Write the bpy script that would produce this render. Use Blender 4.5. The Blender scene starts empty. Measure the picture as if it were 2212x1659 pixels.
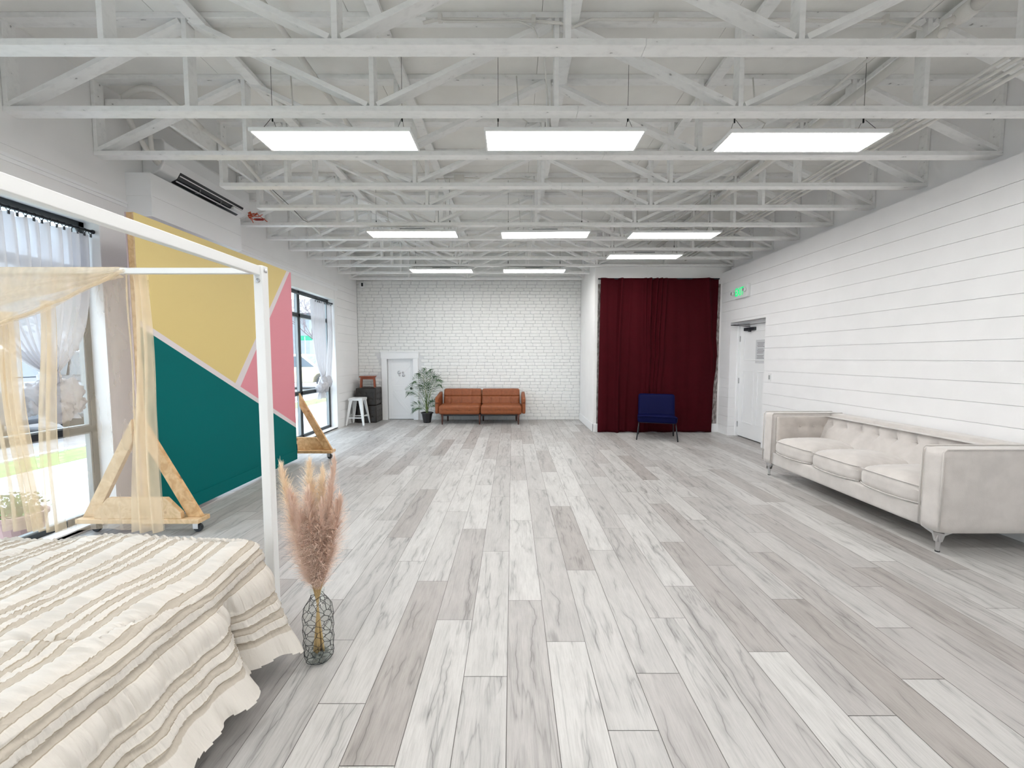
import bpy, bmesh, math, random
import numpy as np
from mathutils import Vector, Matrix, Euler
from mathutils import noise as mn

# ------------------------------------------------------------------ camera, world, light
sc = bpy.context.scene
C = sc.collection
CAM_H = 1.47
cd = bpy.data.cameras.new('camera'); cam = bpy.data.objects.new('camera', cd); C.objects.link(cam)
cd.sensor_fit = 'HORIZONTAL'; cd.sensor_width = 36.0; cd.lens = 870.0 / 2212.0 * 36.0
cd.clip_start = 0.02; cd.clip_end = 400
cam.location = (0, 0, CAM_H)
cam.rotation_euler = (math.pi / 2 - math.atan(56.5 / 870.0), 0, 0)
sc.camera = cam
sc.view_settings.view_transform = 'Standard'; sc.view_settings.look = 'None'
sc.view_settings.gamma = 1.0; sc.view_settings.use_curve_mapping = False
sc.view_settings.exposure = 0.53
sc.cycles.max_bounces = 10; sc.cycles.diffuse_bounces = 7; sc.cycles.glossy_bounces = 4
sc.cycles.transparent_max_bounces = 16; sc.cycles.transmission_bounces = 6
sc.cycles.caustics_reflective = False; sc.cycles.caustics_refractive = False
sc.cycles.sample_clamp_indirect = 6.0; sc.cycles.adaptive_threshold = .02
w = bpy.data.worlds.new('world'); sc.world = w; w.use_nodes = True
wn = w.node_tree.nodes; wl = w.node_tree.links
bg = wn['Background']
tc = wn.new('ShaderNodeTexCoord'); nz = wn.new('ShaderNodeTexNoise'); cr = wn.new('ShaderNodeValToRGB')
nz.inputs['Scale'].default_value = 2.2; nz.inputs['Detail'].default_value = 5
cr.color_ramp.elements[0].position = .42; cr.color_ramp.elements[0].color = (.62, .80, 1, 1)
cr.color_ramp.elements[1].position = .62; cr.color_ramp.elements[1].color = (.95, .97, 1, 1)
wl.new(tc.outputs['Generated'], nz.inputs['Vector']); wl.new(nz.outputs['Fac'], cr.inputs['Fac'])
wl.new(cr.outputs['Color'], bg.inputs['Color'])
bg.inputs['Strength'].default_value = 3.6
sd = bpy.data.lights.new('sun', 'SUN'); sd.energy = 3.5; sd.angle = math.radians(4); sd.color = (1, .97, .92)
so = bpy.data.objects.new('sun', sd); C.objects.link(so)
so.rotation_euler = (math.radians(8), math.radians(14), 0)      # from over the building towards the car park
PANEL_STRENGTH = 15.0

random.seed(7)
PI = math.pi
# ------------------------------------------------------------------ materials
def nmat(name):
    m = bpy.data.materials.new(name); m.use_nodes = True
    nt = m.node_tree
    return m, nt.nodes, nt.links, nt.nodes['Principled BSDF']

def mat(name, col, rough=.5, metal=0, var=0, vscale=6, bump=0, bscale=60, spec=.5, coat=0, sheen=0, stretch=None, col2=None):
    m, n, l, p = nmat(name)
    p.inputs['Base Color'].default_value = (*col, 1); p.inputs['Roughness'].default_value = rough
    p.inputs['Metallic'].default_value = metal; p.inputs['Specular IOR Level'].default_value = spec
    p.inputs['Coat Weight'].default_value = coat; p.inputs['Coat Roughness'].default_value = .1
    if sheen: p.inputs['Sheen Weight'].default_value = sheen; p.inputs['Sheen Roughness'].default_value = .4
    t = n.new('ShaderNodeTexCoord'); mp = n.new('ShaderNodeMapping'); l.new(t.outputs['Object'], mp.inputs['Vector'])
    if stretch: mp.inputs['Scale'].default_value = stretch
    if var or col2:
        z = n.new('ShaderNodeTexNoise'); z.inputs['Scale'].default_value = vscale; z.inputs['Detail'].default_value = 6
        l.new(mp.outputs['Vector'], z.inputs['Vector'])
        r = n.new('ShaderNodeValToRGB'); l.new(z.outputs['Fac'], r.inputs['Fac'])
        c2 = col2 or tuple(c * (1 - var) for c in col)
        r.color_ramp.elements[0].position = .35; r.color_ramp.elements[0].color = (*c2, 1)
        r.color_ramp.elements[1].position = .65; r.color_ramp.elements[1].color = (*col, 1)
        l.new(r.outputs['Color'], p.inputs['Base Color'])
    if bump:
        z = n.new('ShaderNodeTexNoise'); z.inputs['Scale'].default_value = bscale; z.inputs['Detail'].default_value = 5
        l.new(mp.outputs['Vector'], z.inputs['Vector'])
        b = n.new('ShaderNodeBump'); b.inputs['Strength'].default_value = bump; b.inputs['Distance'].default_value = .01
        l.new(z.outputs['Fac'], b.inputs['Height']); l.new(b.outputs['Normal'], p.inputs['Normal'])
    return m

def emis(name, col, s):
    m, n, l, p = nmat(name)
    p.inputs['Base Color'].default_value = (*col, 1)
    p.inputs['Emission Color'].default_value = (*col, 1); p.inputs['Emission Strength'].default_value = s
    return m

def painted_wood(name, col, knots=True):
    """white painted rough lumber, knots and nail heads showing through"""
    m, n, l, p = nmat(name)
    p.inputs['Roughness'].default_value = .55
    t = n.new('ShaderNodeTexCoord')
    v = n.new('ShaderNodeTexNoise'); v.inputs['Scale'].default_value = 26; v.inputs['Detail'].default_value = 3
    mp = n.new('ShaderNodeMapping'); mp.inputs['Scale'].default_value = (.5, 1, 1)
    l.new(t.outputs['Object'], mp.inputs['Vector']); l.new(mp.outputs['Vector'], v.inputs['Vector'])
    r = n.new('ShaderNodeValToRGB'); l.new(v.outputs['Fac'], r.inputs['Fac'])
    e = r.color_ramp.elements
    e[0].position = .255; e[0].color = (*[c * .38 for c in col], 1)
    e[1].position = .295; e[1].color = (*[c * .92 for c in col], 1)
    x = e.new(.5); x.color = (*col, 1)
    l.new(r.outputs['Color'], p.inputs['Base Color'])
    g = n.new('ShaderNodeTexNoise'); g.inputs['Scale'].default_value = 18
    mp2 = n.new('ShaderNodeMapping'); mp2.inputs['Scale'].default_value = (.15, 2, 2)
    l.new(t.outputs['Object'], mp2.inputs['Vector']); l.new(mp2.outputs['Vector'], g.inputs['Vector'])
    b = n.new('ShaderNodeBump'); b.inputs['Strength'].default_value = .25; b.inputs['Distance'].default_value = .01
    l.new(g.outputs['Fac'], b.inputs['Height']); l.new(b.outputs['Normal'], p.inputs['Normal'])
    return m

def floor_mat():
    m, n, l, p = nmat('grey oak planks')
    uv = n.new('ShaderNodeUVMap'); uv.uv_map = 'UVMap'
    at = n.new('ShaderNodeAttribute'); at.attribute_name = 'tone'
    sx = n.new('ShaderNodeSeparateXYZ'); l.new(uv.outputs['UV'], sx.inputs['Vector'])
    off = n.new('ShaderNodeMath'); off.operation = 'MULTIPLY'; off.inputs[1].default_value = 37.0
    l.new(at.outputs['Fac'], off.inputs[0])
    cb = n.new('ShaderNodeCombineXYZ')
    ax = n.new('ShaderNodeAttribute'); ax.attribute_name = 'seed'
    def ma(op, a, b=0., c=None):
        x = n.new('ShaderNodeMath'); x.operation = op
        for i, q in enumerate((a, b, c)):
            if q is None: continue
            if isinstance(q, (int, float)): x.inputs[i].default_value = q
            else: l.new(q, x.inputs[i])
        return x.outputs[0]
    sd_ = ax.outputs['Fac']
    l.new(ma('MULTIPLY_ADD', sd_, 17.3, sx.outputs['X']), cb.inputs['X']); l.new(ma('MULTIPLY_ADD', sd_, 29.1, sx.outputs['Y']), cb.inputs['Y']); l.new(ma('MULTIPLY', sd_, 7.7), cb.inputs['Z'])
    def noise(scale, st, det=6, rough=.6, dist=0.):
        mp = n.new('ShaderNodeMapping'); mp.inputs['Scale'].default_value = st; l.new(cb.outputs[0], mp.inputs['Vector'])
        z = n.new('ShaderNodeTexNoise'); z.inputs['Scale'].default_value = scale; z.inputs['Detail'].default_value = det
        z.inputs['Roughness'].default_value = rough; z.inputs['Distortion'].default_value = dist
        l.new(mp.outputs['Vector'], z.inputs['Vector']); return z.outputs['Fac']
    def ramp(src, pts):
        r = n.new('ShaderNodeValToRGB'); l.new(src, r.inputs['Fac'])
        e = r.color_ramp.elements
        while len(e) < len(pts): e.new(.5)
        for k, (pos, c) in enumerate(pts):
            e[k].position = pos; e[k].color = (c, c, c, 1) if not isinstance(c, tuple) else (*c, 1)
        return r.outputs['Color']
    def mixm(a, b, fac=1.):
        x = n.new('ShaderNodeMix'); x.data_type = 'RGBA'; x.blend_type = 'MULTIPLY'
        if isinstance(fac, float): x.inputs['Factor'].default_value = fac
        else: l.new(fac, x.inputs['Factor'])
        l.new(a, x.inputs['A']); l.new(b, x.inputs['B']); return x.outputs['Result']
    base = ramp(at.outputs['Fac'], [(0, (.355, .328, .31)), (.2, (.42, .40, .387)), (.5, (.475, .463, .45)), (1, (.575, .565, .55))])
    fine = ramp(noise(12, (12, .7, 1), 8, .75), [(.36, .80), (.56, 1.0)])
    broad = ramp(noise(5.0, (2.2, .55, 1), 3), [(.34, .86), (.58, 1.0)])
    # cracks / mineral veins: thin ridges of a stretched, distorted noise, masked to parts of a plank
    vein_n = noise(3.0, (2.6, .22, 1), 4, .55, .35)
    vein = ramp(vein_n, [(.478, 1.0), (.497, .84), (.503, .64), (.512, .88), (.545, 1.0)])
    mask = ramp(noise(2.2, (1.3, .9, 1), 2), [(.46, 0.0), (.54, 1.0)])
    knot = ramp(noise(7.0, (1.4, .5, 1), 2, .4), [(.20, .60), (.31, 1.0)])
    c = mixm(base, fine, .8); c = mixm(c, broad, .85); c = mixm(c, vein, mask); c = mixm(c, knot, .8)
    # one long wandering crack with a grey halo on most planks
    def crack(kseed, amp):
        q = n.new('ShaderNodeCombineXYZ'); l.new(ma('MULTIPLY', sx.outputs['Y'], 1.0), q.inputs['X']); l.new(ma('MULTIPLY_ADD', sd_, 13.0 + kseed, kseed), q.inputs['Y'])
        z = n.new('ShaderNodeTexNoise'); z.inputs['Scale'].default_value = 3.2; z.inputs['Detail'].default_value = 4; z.inputs['Roughness'].default_value = .5; l.new(q.outputs[0], z.inputs['Vector'])
        z2 = n.new('ShaderNodeTexNoise'); z2.inputs['Scale'].default_value = 2.4; z2.inputs['Detail'].default_value = 2
        q2 = n.new('ShaderNodeVectorMath'); q2.operation = 'ADD'; q2.inputs[1].default_value = (5.1 + kseed, 3.3, 0); l.new(q.outputs[0], q2.inputs[0]); l.new(q2.outputs[0], z2.inputs['Vector'])
        cen = ma('MULTIPLY_ADD', ma('SINE', ma('MULTIPLY', sd_, 91.0 + kseed * 7)), .06, .10)
        d = ma('ABSOLUTE', ma('SUBTRACT', ma('SUBTRACT', sx.outputs['X'], cen), ma('MULTIPLY', ma('SUBTRACT', z.outputs['Fac'], .5), amp)))
        line = ramp(ma('MULTIPLY', d, 20.), [(0, .55), (.025, .70), (.055, .95), (.5, 1.0)]); halo = ramp(ma('MULTIPLY', d, 20.), [(0, .84), (.20, .93), (.5, 1.0)])
        return mixm(line, halo), ramp(z2.outputs['Fac'], [(.47 + kseed * .012, 0.0), (.57 + kseed * .012, 1.0)])
    for kk, am in ((0., .16), (3.7, .10)):
        cl_, mk_ = crack(kk, am); c = mixm(c, cl_, mk_)
    l.new(c, p.inputs['Base Color'])
    rr = ramp(noise(14, (5, .6, 1), 5), [(.3, .30), (.7, .44)])
    l.new(rr, p.inputs['Roughness'])
    p.inputs['Specular IOR Level'].default_value = .45
    b = n.new('ShaderNodeBump'); b.inputs['Strength'].default_value = .12; b.inputs['Distance'].default_value = .004
    l.new(noise(26, (9, .5, 1), 6), b.inputs['Height']); l.new(b.outputs['Normal'], p.inputs['Normal'])
    return m

def pine(name, c1, c2, axis=(1, 1, 1)):
    m, n, l, p = nmat(name)
    t = n.new('ShaderNodeTexCoord'); mp = n.new('ShaderNodeMapping'); mp.inputs['Scale'].default_value = axis
    l.new(t.outputs['Object'], mp.inputs['Vector'])
    z = n.new('ShaderNodeTexNoise'); z.inputs['Scale'].default_value = 14; z.inputs['Detail'].default_value = 5
    z.inputs['Distortion'].default_value = 1.2
    l.new(mp.outputs['Vector'], z.inputs['Vector'])
    r = n.new('ShaderNodeValToRGB'); l.new(z.outputs['Fac'], r.inputs['Fac'])
    r.color_ramp.elements[0].position = .35; r.color_ramp.elements[0].color = (*c2, 1)
    r.color_ramp.elements[1].position = .62; r.color_ramp.elements[1].color = (*c1, 1)
    v = n.new('ShaderNodeTexVoronoi'); v.inputs['Scale'].default_value = 5.5
    l.new(t.outputs['Object'], v.inputs['Vector'])
    k = n.new('ShaderNodeValToRGB'); l.new(v.outputs['Distance'], k.inputs['Fac'])
    k.color_ramp.elements[0].position = .05; k.color_ramp.elements[0].color = (.30, .15, .07, 1)
    k.color_ramp.elements[1].position = .13; k.color_ramp.elements[1].color = (1, 1, 1, 1)
    x = n.new('ShaderNodeMix'); x.data_type = 'RGBA'; x.blend_type = 'MULTIPLY'; x.inputs['Factor'].default_value = .8
    l.new(r.outputs['Color'], x.inputs['A']); l.new(k.outputs['Color'], x.inputs['B'])
    l.new(x.outputs['Result'], p.inputs['Base Color']); p.inputs['Roughness'].default_value = .6
    return m

def sheer(name, col, alpha, trans=.55, dev=.12):
    """thin woven cloth: lets part of the light straight through, the rest scatters on both sides"""
    m, n, l, p = nmat(name); n.remove(p)
    out = n['Material Output']
    tr = n.new('ShaderNodeBsdfTransparent'); tr.inputs[0].default_value = (1, 1, 1, 1)
    df = n.new('ShaderNodeBsdfDiffuse'); df.inputs[0].default_value = (*col, 1)
    tl = n.new('ShaderNodeBsdfTranslucent'); tl.inputs[0].default_value = (*col, 1)
    a = n.new('ShaderNodeMixShader'); a.inputs[0].default_value = trans
    l.new(df.outputs[0], a.inputs[1]); l.new(tl.outputs[0], a.inputs[2])
    b = n.new('ShaderNodeMixShader'); l.new(tr.outputs[0], b.inputs[1]); l.new(a.outputs[0], b.inputs[2])
    t = n.new('ShaderNodeTexCoord'); z = n.new('ShaderNodeTexNoise'); z.inputs['Scale'].default_value = 7
    mp = n.new('ShaderNodeMapping'); mp.inputs['Scale'].default_value = (2, 2, .5)
    l.new(t.outputs['Object'], mp.inputs['Vector']); l.new(mp.outputs['Vector'], z.inputs['Vector'])
    r = n.new('ShaderNodeMapRange'); r.inputs['From Min'].default_value = .3; r.inputs['From Max'].default_value = .7
    r.inputs['To Min'].default_value = alpha - dev; r.inputs['To Max'].default_value = min(1, alpha + dev)
    l.new(z.outputs['Fac'], r.inputs['Value']); l.new(r.outputs[0], b.inputs[0])
    l.new(b.outputs[0], out.inputs['Surface'])
    return m

def glass_mat(name, tint=(.93, .97, .97)):
    m, n, l, p = nmat(name); n.remove(p)
    out = n['Material Output']
    tr = n.new('ShaderNodeBsdfTransparent'); tr.inputs[0].default_value = (*tint, 1)
    g = n.new('ShaderNodeBsdfGlossy'); g.inputs['Roughness'].default_value = .02
    lw = n.new('ShaderNodeLayerWeight'); lw.inputs['Blend'].default_value = .5
    pw = n.new('ShaderNodeMath'); pw.operation = 'POWER'; pw.inputs[1].default_value = 4; l.new(lw.outputs['Facing'], pw.inputs[0])
    f = n.new('ShaderNodeMath'); f.operation = 'MULTIPLY_ADD'; f.inputs[1].default_value = .6; f.inputs[2].default_value = .04; l.new(pw.outputs[0], f.inputs[0])
    x = n.new('ShaderNodeMixShader'); l.new(f.outputs[0], x.inputs[0]); l.new(tr.outputs[0], x.inputs[1]); l.new(g.outputs[0], x.inputs[2])
    l.new(x.outputs[0], out.inputs['Surface']); return m

def bedspread_mat():
    """cream cover: groups of flat beige bands and narrow ruffles between wide gathered white bands"""
    m, n, l, p = nmat('ruffled bedspread')
    uv = n.new('ShaderNodeUVMap'); uv.uv_map = 'UVMap'
    s = n.new('ShaderNodeSeparateXYZ'); l.new(uv.outputs['UV'], s.inputs['Vector'])
    t = n.new('ShaderNodeTexNoise'); t.inputs['Scale'].default_value = 22; t.inputs['Detail'].default_value = 2
    l.new(uv.outputs['UV'], t.inputs['Vector'])
    def math_(op, a, b):
        x = n.new('ShaderNodeMath'); x.operation = op
        for i, q in enumerate((a, b)):
            if q is None: continue
            if isinstance(q, (int, float)): x.inputs[i].default_value = q
            else: l.new(q, x.inputs[i])
        return x.outputs[0]
    wob = math_('MULTIPLY', math_('SUBTRACT', t.outputs['Fac'], .5), .012)
    v0 = math_('ADD', s.outputs['Y'], wob); v = math_('ADD', v0, VSH)
    ph = math_('FRACT', math_('DIVIDE', v, PERIOD), None)
    r = n.new('ShaderNodeValToRGB'); l.new(ph, r.inputs['Fac']); r.color_ramp.interpolation = 'CONSTANT'
    white = (.64, .61, .565, 1); beige = (.50, .455, .39, 1); edge = (.67, .635, .58, 1); shade = (.38, .33, .26, 1)  # shade: shadow along the borders of the gathered bands, put into the colour
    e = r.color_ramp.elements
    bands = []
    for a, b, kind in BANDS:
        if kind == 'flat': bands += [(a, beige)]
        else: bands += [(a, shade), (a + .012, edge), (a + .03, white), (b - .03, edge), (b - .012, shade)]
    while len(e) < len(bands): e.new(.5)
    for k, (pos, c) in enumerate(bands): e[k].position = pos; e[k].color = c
    hem = n.new('ShaderNodeMapRange'); hem.inputs['From Min'].default_value = -HEM_AT - .001; hem.inputs['From Max'].default_value = -HEM_AT + .001
    hem.inputs['To Min'].default_value = 1; hem.inputs['To Max'].default_value = 0
    l.new(v0, hem.inputs['Value'])
    x = n.new('ShaderNodeMix'); x.data_type = 'RGBA'; l.new(hem.outputs[0], x.inputs['Factor'])
    l.new(r.outputs['Color'], x.inputs['A']); x.inputs['B'].default_value = white
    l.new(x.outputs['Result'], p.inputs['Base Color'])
    p.inputs['Roughness'].default_value = .9; p.inputs['Specular IOR Level'].default_value = .15
    mp = n.new('ShaderNodeMapping'); mp.inputs['Scale'].default_value = (1, .16, 1); l.new(uv.outputs['UV'], mp.inputs['Vector'])
    g = n.new('ShaderNodeTexNoise'); g.inputs['Scale'].default_value = 55; g.inputs['Detail'].default_value = 4
    l.new(mp.outputs['Vector'], g.inputs['Vector'])
    b = n.new('ShaderNodeBump'); b.inputs['Strength'].default_value = .5; b.inputs['Distance'].default_value = .012
    l.new(g.outputs['Fac'], b.inputs['Height']); l.new(b.outputs['Normal'], p.inputs['Normal'])
    return m

PERIOD = .235; HEM_AT = .415; VSH = .18

BANDS = [(0, .10, 'flat'), (.10, .245, 'ruffle'), (.245, .345, 'flat'), (.345, .49, 'ruffle'), (.49, .59, 'flat'), (.59, 1.0, 'wide')]

M = dict(
    wall=mat('white wall paint', (.83, .83, .83), .6, var=.03, vscale=3, bump=.05, bscale=90),
    board=mat('white shiplap paint', (.85, .85, .86), .5, var=.03, vscale=4, bump=.04, bscale=120),
    brick=mat('white painted brick', (.80, .81, .80), .62, var=.06, vscale=14, bump=.35, bscale=70),
    mortar=mat('painted mortar', (.66, .67, .68), .8, bump=.3, bscale=90),  # darker than the brick to strengthen the shadows in the joints
    ceil=mat('painted roof deck', (.85, .845, .82), .75, var=.08, vscale=2.5, bump=.05, bscale=60),
    lumber=painted_wood('white painted lumber', (.84, .845, .84)),
    casing=mat('white trim paint', (.84, .85, .86), .4),
    black=mat('black metal', (.012, .015, .02), .4),
    frame=mat('dark bronze window frame', (.030, .036, .040), .4, metal=.2),
    frame_in=mat('grey glazing bead', (.30, .33, .34), .4),
    glass=glass_mat('window glass'),
    floor=floor_mat(), seam=mat('plank seam', (.13, .12, .115), .8),
    pine=pine('pine lumber', (.66, .43, .22), (.50, .29, .12), (1, 1, 1)),
    palepine=pine('pale pine lumber', (.70, .50, .30), (.56, .38, .2), (1, 1, 1)),
    yellow=mat('yellow paint', (.64, .50, .20), .55, bump=.05, bscale=150),
    pink=mat('pink paint', (.66, .24, .29), .5, bump=.05, bscale=150),
    teal=mat('teal paint', (.0, .125, .125), .6, bump=.05, bscale=150, spec=.1),
    stripe=mat('pale pink stripe', (.66, .60, .62), .5),
    mauve=mat('mauve bounce colour', (.50, .38, .39), .6),  # added colour for the rolling wall's unseen back, to bounce pinkish light
    velvet=mat('cream velvet', (.62, .585, .56), .85, var=.10, vscale=9, bump=.12, bscale=160, sheen=.6, spec=.2),
    velvet2=mat('cream velvet inside', (.56, .515, .48), .85, var=.16, vscale=7, bump=.12, bscale=160, sheen=.5, spec=.2),
    chrome=mat('brushed metal', (.62, .62, .63), .28, metal=1),
    rust=mat('rust brown leatherette', (.25, .072, .022), .5, var=.18, vscale=22, bump=.15, bscale=90, spec=.4),
    walnut=mat('dark walnut', (.09, .028, .018), .4, var=.3, vscale=10, stretch=(1, 1, .1)),
    redwood=mat('red brown wood', (.30, .065, .022), .4, var=.35, vscale=12, stretch=(1, 1, .15)),
    charcoal=mat('dark grey brown leather', (.024, .019, .016), .45, var=.35, vscale=18, bump=.3, bscale=70),
    navy=mat('navy velvet', (.0008, .002, .034), .6, spec=.10, bump=.1, bscale=140),
    maroon=mat('maroon backdrop cloth', (.046, .002, .005), .85, var=.12, vscale=5, spec=.1, bump=.06, bscale=200),
    plastic=mat('white plastic', (.78, .79, .80), .35, spec=.5),
    whitemetal=mat('white powder coated metal', (.80, .81, .81), .35),
    duct=mat('white hose wrap', (.70, .69, .66), .7, bump=.2, bscale=120),
    light=emis('lit diffuser', (1, .985, .96), PANEL_STRENGTH),
    green_lit=emis('green lit letters', (.0, .50, .20), .75),
    galv=mat('grey metal', (.42, .43, .44), .5, metal=.3),
    orange=mat('orange cord', (.55, .07, .015), .5),
    red=mat('dark red connector', (.30, .02, .015), .5),
    leaf=mat('palm leaf', (.05, .12, .035), .4, col2=(.018, .055, .02), vscale=9),
    stem=mat('palm stem', (.13, .19, .05), .6),
    bush=mat('bush leaf', (.05, .16, .02), .5, col2=(.10, .25, .05), vscale=20),
    pot=mat('black plastic pot', (.012, .012, .014), .35),
    pinkpot=mat('dusty pink pot', (.50, .33, .31), .7),
    straw=mat('dry stem', (.62, .43, .20), .7),
    plume=mat('pink beige pampas plume', (.90, .76, .67), .95, col2=(.78, .60, .50), vscale=12, spec=.05),
    paleplume=mat('cream pampas plume', (.95, .84, .68), .95, col2=(.88, .72, .55), vscale=12, spec=.05),
    wire=mat('dark wire', (.015, .017, .02), .5, metal=.6),
    vglass=glass_mat('clear bottle glass', (.93, .95, .94)),
    pebble=mat('grey pebble', (.30, .32, .30), .6, var=.4, vscale=40),
    sheer=sheer('champagne chiffon', (.88, .76, .58), .52, trans=.5), veil=sheer('thin champagne veil', (.86, .74, .58), .30, trans=.5, dev=.04),
    voile=sheer('white voile', (.72, .72, .75), .95, trans=.24, dev=.04),
    concrete=mat('pavement concrete', (.55, .56, .57), .85, var=.06, vscale=2),
    grass=mat('lawn', (.22, .34, .11), .9, col2=(.13, .24, .07), vscale=8, bump=.6, bscale=120),
    asphalt=mat('asphalt', (.22, .22, .23), .9, var=.2, vscale=5),
    carpaint=mat('cream car paint', (.72, .62, .40), .25, coat=.6),
    darkpaint=mat('dark grey car paint', (.06, .065, .08), .25, coat=.6),
    cartrim=mat('dark car trim', (.02, .02, .022), .4),
    carglass=mat('car window glass', (.05, .07, .09), .08, spec=.8),
    siding=mat('grey siding', (.28, .31, .33), .7, var=.1, vscale=3),
    roof=mat('grey roof', (.20, .20, .21), .8),
    bark=mat('purple grey bark', (.16, .12, .13), .9),
    print_=mat('grey winter branches print', (.42, .38, .37), .7, col2=(.10, .085, .08), vscale=26, stretch=(1, 1, .45)),
    paper=mat('notice paper', (.60, .61, .63), .7), ink=mat('grey print ink', (.20, .20, .22), .8),
    hem=mat('cream cotton', (.78, .74, .66), .9, bump=.2, bscale=120),
)
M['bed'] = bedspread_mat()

# ------------------------------------------------------------------ mesh builder
class MB:
    def __init__(s): s.v = []; s.f = []; s.m = []; s.uv = None
    def add(s, vs, fs, mi=0):
        o = len(s.v); s.v += [tuple(p) for p in vs]
        s.f += [tuple(i + o for i in f) for f in fs]; s.m += [mi] * len(fs); return s
    def box(s, x0, x1, y0, y1, z0, z1, mi=0):
        return s.add([(x0, y0, z0), (x1, y0, z0), (x1, y1, z0), (x0, y1, z0), (x0, y0, z1), (x1, y0, z1), (x1, y1, z1), (x0, y1, z1)],
                     [(0, 3, 2, 1), (4, 5, 6, 7), (0, 1, 5, 4), (1, 2, 6, 5), (2, 3, 7, 6), (3, 0, 4, 7)], mi)
    def beam(s, p0, p1, w, h, up=(0, 0, 1), mi=0, w1=None, h1=None):
        p0, p1 = Vector(p0), Vector(p1); d = (p1 - p0).normalized(); u = Vector(up)
        r = d.cross(u).normalized(); u = r.cross(d).normalized(); vs = []
        for p, a, b in ((p0, w, h), (p1, w1 or w, h1 or h)):
            vs += [p + r * a / 2 * i + u * b / 2 * j for i, j in ((-1, -1), (1, -1), (1, 1), (-1, 1))]
        return s.add(vs, [(0, 1, 2, 3), (7, 6, 5, 4), (0, 4, 5, 1), (1, 5, 6, 2), (2, 6, 7, 3), (3, 7, 4, 0)], mi)
    def tube(s, path, r, n=8, mi=0, close=False, cap=True):
        P = [Vector(p) for p in path]; k = len(P); rs = r if isinstance(r, (list, tuple)) else [r] * k
        vs = []; prev = None
        for i, p in enumerate(P):
            if close: d = P[(i + 1) % k] - P[i - 1]
            else: d = P[min(i + 1, k - 1)] - P[max(i - 1, 0)]
            if d.length < 1e-9: d = Vector((0, 0, 1))
            d.normalize()
            if prev is None:
                a = Vector((0, 0, 1)) if abs(d.z) < .9 else Vector((1, 0, 0)); u = d.cross(a).normalized()
            else:
                u = prev - d * prev.dot(d)
                u = u.normalized() if u.length > 1e-6 else d.orthogonal().normalized()
            prev = u; q = d.cross(u)
            vs += [p + (u * math.cos(2 * PI * j / n) + q * math.sin(2 * PI * j / n)) * rs[i] for j in range(n)]
        fs = []
        for i in range(k if close else k - 1):
            a = i * n; b = ((i + 1) % k) * n
            fs += [(a + j, a + (j + 1) % n, b + (j + 1) % n, b + j) for j in range(n)]
        if cap and not close: fs += [tuple(range(n - 1, -1, -1)), tuple(range((k - 1) * n, k * n))]
        return s.add(vs, fs, mi)
    def lathe(s, prof, c=(0, 0, 0), n=24, axis='z', mi=0):
        vs = []; k = len(prof)
        for r, h in prof:
            for j in range(n):
                a = 2 * PI * j / n; x, y = r * math.cos(a), r * math.sin(a)
                p = {'z': (x, y, h), 'x': (h, x, y), 'y': (x, h, y)}[axis]
                vs.append((p[0] + c[0], p[1] + c[1], p[2] + c[2]))
        fs = [(i * n + j, i * n + (j + 1) % n, (i + 1) * n + (j + 1) % n, (i + 1) * n + j) for i in range(k - 1) for j in range(n)]
        if prof[0][0] > 1e-6: fs.append(tuple(range(n - 1, -1, -1)))
        if prof[-1][0] > 1e-6: fs.append(tuple(range((k - 1) * n, k * n)))
        return s.add(vs, fs, mi)
    def prism(s, poly, a0, a1, axis='x', mi=0):
        """poly in the plane normal to axis, extruded from a0 to a1"""
        def p(u, v, a): return {'x': (a, u, v), 'y': (u, a, v), 'z': (u, v, a)}[axis]
        n = len(poly); vs = [p(u, v, a0) for u, v in poly] + [p(u, v, a1) for u, v in poly]
        return s.add(vs, [tuple(range(n - 1, -1, -1)), tuple(range(n, 2 * n))] + [(i, (i + 1) % n, n + (i + 1) % n, n + i) for i in range(n)], mi)
    def grid(s, fn, nu, nv, mi=0):
        vs = [fn(i / nu, j / nv) for j in range(nv + 1) for i in range(nu + 1)]
        return s.add(vs, [(j * (nu + 1) + i, j * (nu + 1) + i + 1, (j + 1) * (nu + 1) + i + 1, (j + 1) * (nu + 1) + i) for j in range(nv) for i in range(nu)], mi)
    def rbox(s, x0, x1, y0, y1, z0, z1, r=.03, n=8, fn=None, mi=0):
        """rounded box on a subdivided cube; fn(p, uvw) may reshape (uvw in -1..1)"""
        c = Vector(((x0 + x1) / 2, (y0 + y1) / 2, (z0 + z1) / 2)); h = Vector(((x1 - x0) / 2, (y1 - y0) / 2, (z1 - z0) / 2))
        r = min(r, *h); idx = {}; vs = []; fs = []
        def vert(a):
            if a in idx: return idx[a]
            q = Vector([(2 * t / n - 1) for t in a]); p = Vector([q[i] * h[i] for i in range(3)])
            inn = Vector([max(-(h[i] - r), min(h[i] - r, p[i])) for i in range(3)]); d = p - inn
            if d.length > 1e-9:
                p = inn + d.normalized() * r
            p = p + c
            if fn: p = fn(p, q)
            idx[a] = len(vs); vs.append(p); return idx[a]
        for ax in range(3):
            for side in (0, n):
                for i in range(n):
                    for j in range(n):
                        quad = []
                        for di, dj in ((0, 0), (1, 0), (1, 1), (0, 1)):
                            a = [0, 0, 0]; a[ax] = side; a[(ax + 1) % 3] = i + di; a[(ax + 2) % 3] = j + dj
                            quad.append(vert(tuple(a)))
                        fs.append(tuple(quad) if side else tuple(reversed(quad)))
        return s.add(vs, fs, mi)
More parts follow.
